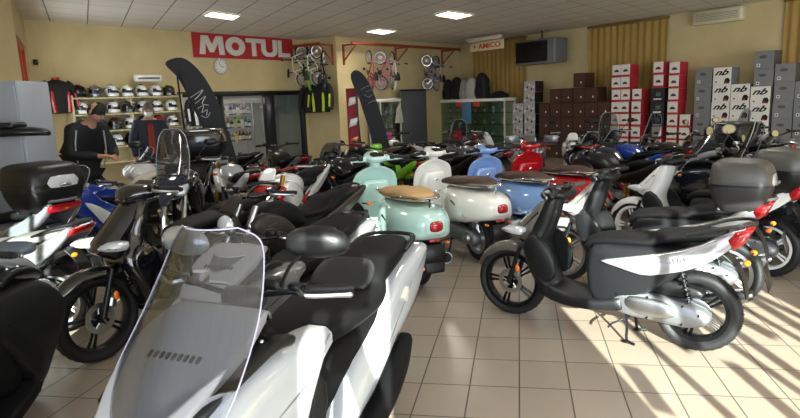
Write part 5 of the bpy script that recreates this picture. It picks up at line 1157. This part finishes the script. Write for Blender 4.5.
# ------------------------------------------------------------ stockroom behind the shop opening
for j, (s0, y, lab) in enumerate(((3.4, 1.2, 'left'), (4.75, 1.0, 'middle'))):
    t = wt('stock_shelf', '%s grey metal shelf of oil bottles inside the shop opening' % lab, 'shelf', W1, s0, 0, 0)
    for z in (.35, .8, 1.15, 1.5): G().box((.55, y, z), (1.15, .35, .025), .003).build('shelf_board', alu2, t)
    for sx in (0, 1.1):
        for yy in (-.16, .16): G().box((sx, y+yy, .95), (.03, .03, 1.9), .003).build('upright', alu2, t)
    for z in (.8, 1.15, 1.5):
        for k in range(9): bottle(W1, s0+.08+k*.118, -y+.08, z+.013, 'coloured oil bottle on the %s stock shelf' % lab, 'oil bottles on the %s stock shelf' % lab, 1.15)
t = wt('wire_rack', 'white wire rack seen through the right door pane', 'rack', W1, 6.1, -.7, 0)
for z in (.6, 1.0, 1.35, 1.7): G().box((.35, 0, z), (.7, .3, .02), .003).build('shelf_board', WHT, t)
for x in (0, .23, .46, .7): G().tube([(x, -.14, 0), (x, -.14, 1.9)], .01, 5).build('upright', WHT, t)
t = wt('awning_box', 'long white box hung across the shop opening behind the frame', 'light', W1, 4.9, -.35, 1.88); G().box((0, 0, 0), (1.9, .2, .12), .02).build('housing', WHT, t)
for ch in list(b0.children): bpy.data.objects.remove(ch)
bpy.data.objects.remove(b0)

# ------------------------------------------------------------ grey cabinet and luggage rack on the left
t = thing('metal_cabinet', 'tall plain grey metal cabinet at the left edge of the photo', 'cabinet', (-4.33, 6.35, 0), R(-4)); cab = mat('cabinet_grey', '#8a9099', .5, noise=.03)
G().box((0, 0, 1.03), (1.25, .5, 2.1), .015).build('carcass', cab, t)
for sx in (-.305, .305):
    o = G().box((sx, -.262, 1.05), (.6, .02, 1.98), .006).build('door', cab, t); G().box((sx*.12, -.285, 1.05), (.02, .03, .14), .006).build('handle', STEEL, o)
t = thing('luggage_carrier', 'black motorcycle luggage carrier with flat mounting plate fixed to the cabinet', 'luggage carrier', (-3.62, 5.78, 1.56), R(180))
g = G(); g.loft([(-.3, .0, .04, .02, .02), (-.22, .02, .1, .035, .035), (0, .03, .15, .045, .045), (.28, .02, .14, .03, .04)], 20, 3, 3); g.build('bracket_arm', BLK, t)
g = G().box((.13, 0, .09), (.34, .26, .06), .02); g.build('mounting_plate', BLK, t); g = G().box((.3, -.1, .0), (.1, .16, .05), .01); g.build('wall_clamp', STEEL, t)

# ------------------------------------------------------------ people
skinm = mat('skin', '#b98a70', .55, noise=.04); hairm = mat('dark_hair', '#1b1512', .8, noise=.2, nscale=80); greyh = mat('grey_hair', '#6b625a', .8, noise=.2, nscale=80)
def skin_mesh(J, E, rad, sub=2):
    names = list(J); idx = {n: i for i, n in enumerate(names)}; me = bpy.data.meshes.new('tmp'); me.from_pydata([J[n] for n in names], [(idx[a], idx[b]) for a, b in E], [])
    o = bpy.data.objects.new('tmp', me); COL.objects.link(o); m1 = o.modifiers.new('s', 'SKIN'); m1.use_smooth_shade = True
    if not me.skin_vertices: me.skin_vertices.new() if hasattr(me.skin_vertices, 'new') else None
    sv = me.skin_vertices[0].data if me.skin_vertices else None
    if sv:
        for i, n in enumerate(names):
            r = rad[n]; sv[i].radius = r if isinstance(r, tuple) else (r, r); sv[i].use_root = (i == 0)
    m2 = o.modifiers.new('u', 'SUBSURF'); m2.levels = sub; m2.render_levels = sub
    bpy.context.view_layer.update(); dg = bpy.context.evaluated_depsgraph_get(); em = bpy.data.meshes.new_from_object(o.evaluated_get(dg))
    vs = [tuple(v.co) for v in em.vertices]; fs = [tuple(p.vertices) for p in em.polygons]
    bpy.data.objects.remove(o); return vs, fs
def person(lab, loc, rz, J, coat, coat2, hair, trousers, head_pitch=0., head_yaw=0., mask=False, piping=None, inner=None):
    """figure faces -y in its own frame"""
    t = thing('person', lab, 'person', (loc[0], loc[1], 0), rz)
    for sfx in ('l', 'r'):
        w_, h_ = Vector(J['wrist_'+sfx]), Vector(J['hand_'+sfx]); J['hand_'+sfx] = tuple(h_)
    base = ['pelvis', 'waist', 'chest', 'neck', 'skull']
    E = [('pelvis', 'waist'), ('waist', 'chest'), ('chest', 'neck'), ('neck', 'skull')]
    rad = dict(pelvis=(.14, .11), waist=(.13, .1), chest=(.16, .11), neck=.055, skull=.07)
    for s in 'lr':
        E += [('pelvis', 'hip_'+s), ('hip_'+s, 'knee_'+s), ('knee_'+s, 'ankle_'+s), ('ankle_'+s, 'toe_'+s), ('chest', 'shoulder_'+s), ('shoulder_'+s, 'elbow_'+s), ('elbow_'+s, 'wrist_'+s), ('wrist_'+s, 'hand_'+s)]
        rad.update({'hip_'+s: .085, 'knee_'+s: .06, 'ankle_'+s: .042, 'toe_'+s: .035, 'shoulder_'+s: .06, 'elbow_'+s: .045, 'wrist_'+s: .028, 'hand_'+s: (.02, .036)})
    vs, fs = skin_mesh(J, E, rad); g = G().add(vs, fs)
    for s in 'lr':                                       # five separate, bent fingers
        w_, h_ = Vector(J['wrist_'+s]), Vector(J['hand_'+s]); d = (h_-w_).normalized(); side = d.cross(Vector((0, 0, 1))).normalized(); dn = d.cross(side).normalized()
        if dn.z > 0: dn = -dn
        sg = 1 if s == 'l' else -1
        for k, ln in enumerate((.06, .07, .075, .065)):
            b = h_+side*(.026-.0175*k)*sg; g.tube([b-d*.02, b+d*ln*.45, b+d*ln*.8+dn*ln*.3, b+d*ln*.95+dn*ln*.6], [.0095, .009, .008, .006], 8, 2)
        b = h_-d*.03+side*.035*sg; g.tube([b-side*.015*sg, b+side*.02*sg+d*.025, b+side*.028*sg+d*.055+dn*.015], [.012, .01, .008], 8, 2)
    N = Vector(J['skull']); HMx = Matrix.Translation(N) @ Matrix.Rotation(head_yaw, 4, 'Z') @ Matrix.Rotation(head_pitch, 4, 'X')
    hd_ = G(); rs = []
    for i in range(15):
        a = R(-90+180*i/14); z = .118*sin(a); r = max(cos(a), .03); k = 1-.22*max(0, -sin(a))**1.5
        rs.append([(.076*r*k*cos(2*pi*j/24), (.096*r*sin(2*pi*j/24))*(1 if sin(2*pi*j/24) > 0 else (.98-.04*max(0, -sin(a)))), z+.02) for j in range(24)])
    hd_.rings(rs); hd_.loft([(-.0, .0, .011, .012, .012)]*1+[(0, -.02, .016, .016, .016)], 8, 2, 1, vert='x')
    nz = G(); nz.rings([[(-.006, -.09, .04), (.006, -.09, .04), (0, -.098, .04)], [(-.015, -.09, .0), (.015, -.09, .0), (0, -.122, .004)], [(-.014, -.088, -.006), (.014, -.088, -.006), (0, -.108, -.008)]]); hd_.add(nz.v, nz.f)
    for sg in (1, -1): hd_.sph((sg*.078, .008, .015), (.012, .02, .032), 10)
    hd_.xf(HMx); g.add(hd_.v, hd_.f); body = g.build('body', skinm, t, ang=70)
    def facepart(name, fn, m_): q = G(); fn(q); q.xf(HMx); return q.build(name, m_, body, ang=70)
    for sg in (1, -1): facepart('eye', lambda q: q.sph((sg*.03, -.083, .03), (.012, .01, .007), 10), mat('eye_white', '#d8d4cc', .3)); facepart('pupil', lambda q: q.sph((sg*.03, -.092, .03), (.005, .004, .005), 8), BLK); facepart('eyebrow', lambda q: q.tube([(sg*.015, -.094, .045), (sg*.032, -.09, .05), (sg*.048, -.078, .045)], .004, 5, 2), hair)
    facepart('lips', lambda q: q.tube([(-.022, -.085, -.042), (0, -.094, -.04), (.022, -.085, -.042)], [.003, .006, .003], 6, 2), mat('lip', '#a0605a', .5))
    def hr(q):
        rs = []
        for i in range(9):
            a = R(2+88*i/8); r = max(cos(a), .03); rs.append([(.083*r*cos(2*pi*j/24), .008+.1*r*sin(2*pi*j/24), .118*sin(a)+.032-(.06*(sin(2*pi*j/24) > -.2)*(1-i/8))) for j in range(24)])
        q.rings(rs)
    facepart('hair', hr, hair)
    if mask: facepart('face_mask', lambda q: q.loft([(0, -.07, .045, .07, .095), (0, -.04, .06, .075, .105), (0, -.005, .055, .06, .108), (0, .008, .03, .05, .108)], 18, 2.4, 2, vert=False) if False else q.rings([[(.066*sin(u)*k, -.104*cos(u)*kk_-.006, z) for u in [R(-75+150*i/10) for i in range(11)]]+[(.058*sin(u)*k, -.09*cos(u)*kk_, z) for u in [R(75-150*i/10) for i in range(11)]] for z, k, kk_ in ((-.075, .8, .82), (-.04, 1.0, 1.0), (-.01, 1.1, 1.08), (.008, 1.1, 1.04))]), WHT)
    # coat: torso and sleeves a little outside the body
    K = {k: J[k] for k in ('pelvis', 'waist', 'chest')}; K['hem'] = (0, 0, .78); c_, n_ = Vector(J['chest']), Vector(J['neck']); K['collar'] = tuple(c_.lerp(n_, .8)); E2 = [('pelvis', 'hem'), ('pelvis', 'waist'), ('waist', 'chest'), ('chest', 'collar')]; r2 = dict(hem=(.2, .15), pelvis=(.2, .15), waist=(.19, .145), chest=(.22, .155), collar=(.1, .09))
    for s in 'lr':
        for k in ('shoulder_', 'elbow_', 'wrist_'): K[k+s] = J[k+s]
        E2 += [('chest', 'shoulder_'+s), ('shoulder_'+s, 'elbow_'+s), ('elbow_'+s, 'wrist_'+s)]; r2.update({'shoulder_'+s: .1, 'elbow_'+s: .075, 'wrist_'+s: .045})
    vs, fs = skin_mesh(K, E2, r2); G().add(vs, fs).build('jacket', coat, t, ang=70)
    K = {'pelvis': J['pelvis']}; E3 = []; r3 = {'pelvis': (.16, .13)}
    for s in 'lr':
        for k in ('hip_', 'knee_', 'ankle_'): K[k+s] = J[k+s]
        E3 += [('pelvis', 'hip_'+s), ('hip_'+s, 'knee_'+s), ('knee_'+s, 'ankle_'+s)]; r3.update({'hip_'+s: .11, 'knee_'+s: .08, 'ankle_'+s: .065})
    vs, fs = skin_mesh(K, E3, r3); G().add(vs, fs).build('trousers', trousers, t, ang=70)
    for s in 'lr':
        a, b = Vector(J['ankle_'+s]), Vector(J['toe_'+s]); g = G(); g.tube([(a.x, a.y+.05, .04), (a.x, a.y, .05), (b.x, b.y+.02, .045), (b.x, b.y-.05, .035)], [.04, .05, .048, .03], 12, 3, flat=.85); g.build('shoe', BLK, t)
    if inner:
        g = G(); rs = []
        ce, wa, pe = Vector(J['chest']), Vector(J['waist']), Vector(J['pelvis'])
        for v, w2, o2 in ((ce+(n_-ce)*.4, .035, -.11), (ce, .045, -.16), (wa, .05, -.15), (pe, .05, -.155)): rs.append([(v.x-w2, v.y+o2, v.z), (v.x, v.y+o2-.012, v.z), (v.x+w2, v.y+o2, v.z), (v.x, v.y+o2+.03, v.z)])
        g.rings(rs); g.build('shirt_front', inner, t, ang=60)
    if piping:
        for sx, pts in piping: G().tube(pts, .009, 6, 4).build('piping', sx, t)
    return t
def pose(arm_l, arm_r, lean=0.):
    J = dict(pelvis=(0, 0, .95), waist=(0, -.02*lean, 1.12), chest=(0, -.16*lean, 1.36), neck=(0, -.27*lean, 1.5), skull=(0, -.38*lean-.01, 1.6))
    for s, sg in (('l', 1), ('r', -1)):
        sh_ = (sg*.18, -.18*lean, 1.41); J['shoulder_'+s] = sh_; el, wr, ha = (arm_l if s == 'l' else arm_r)
        J['elbow_'+s] = el; J['wrist_'+s] = wr; J['hand_'+s] = ha
        J['hip_'+s] = (sg*.1, 0, .86); J['knee_'+s] = (sg*.11, -.03, .48); J['ankle_'+s] = (sg*.11, .02, .09); J['toe_'+s] = (sg*.13, -.1, .04)
    return J
J1 = pose(((.27, -.22, 1.14), (.1, -.48, 1.1), (.05, -.56, 1.1)), ((-.27, -.22, 1.14), (-.08, -.48, 1.12), (-.03, -.56, 1.12)), 1.)
person('person in a black jacket with grey piping looking down at their hands, far left', (-4.05, 7.7), R(60), J1, mat('black_jacket_cloth', '#0d0e12', .75, noise=.1), None, hairm, MATTE, head_pitch=.7, head_yaw=.1,
    piping=[(mat('grey_piping', '#a5a8ad', .6), [(-.2, -.29, 1.42), (-.24, -.3, 1.25), (-.2, -.24, 1.05)]), (mat('grey_piping', '#a5a8ad', .6), [(.1, -.335, 1.4), (.16, -.25, 1.15), (.17, -.16, .98)])]).scale = (1.08,)*3
J2 = pose(((.27, -.02, 1.14), (.25, -.12, .9), (.24, -.15, .82)), ((-.27, -.02, 1.14), (-.25, -.1, .9), (-.25, -.13, .82)), 0.1)
person('person in an open dark blue jacket over red, wearing a white face mask', (-4.15, 10.2), R(25), J2, mat('navy_jacket_cloth', '#232b3a', .75, noise=.12), None, greyh, mat('dark_jeans', '#1b2130', .8), head_pitch=.1, mask=True, inner=mat('red_shirt', '#8e2a1c', .7)).scale = (1.07,)*3
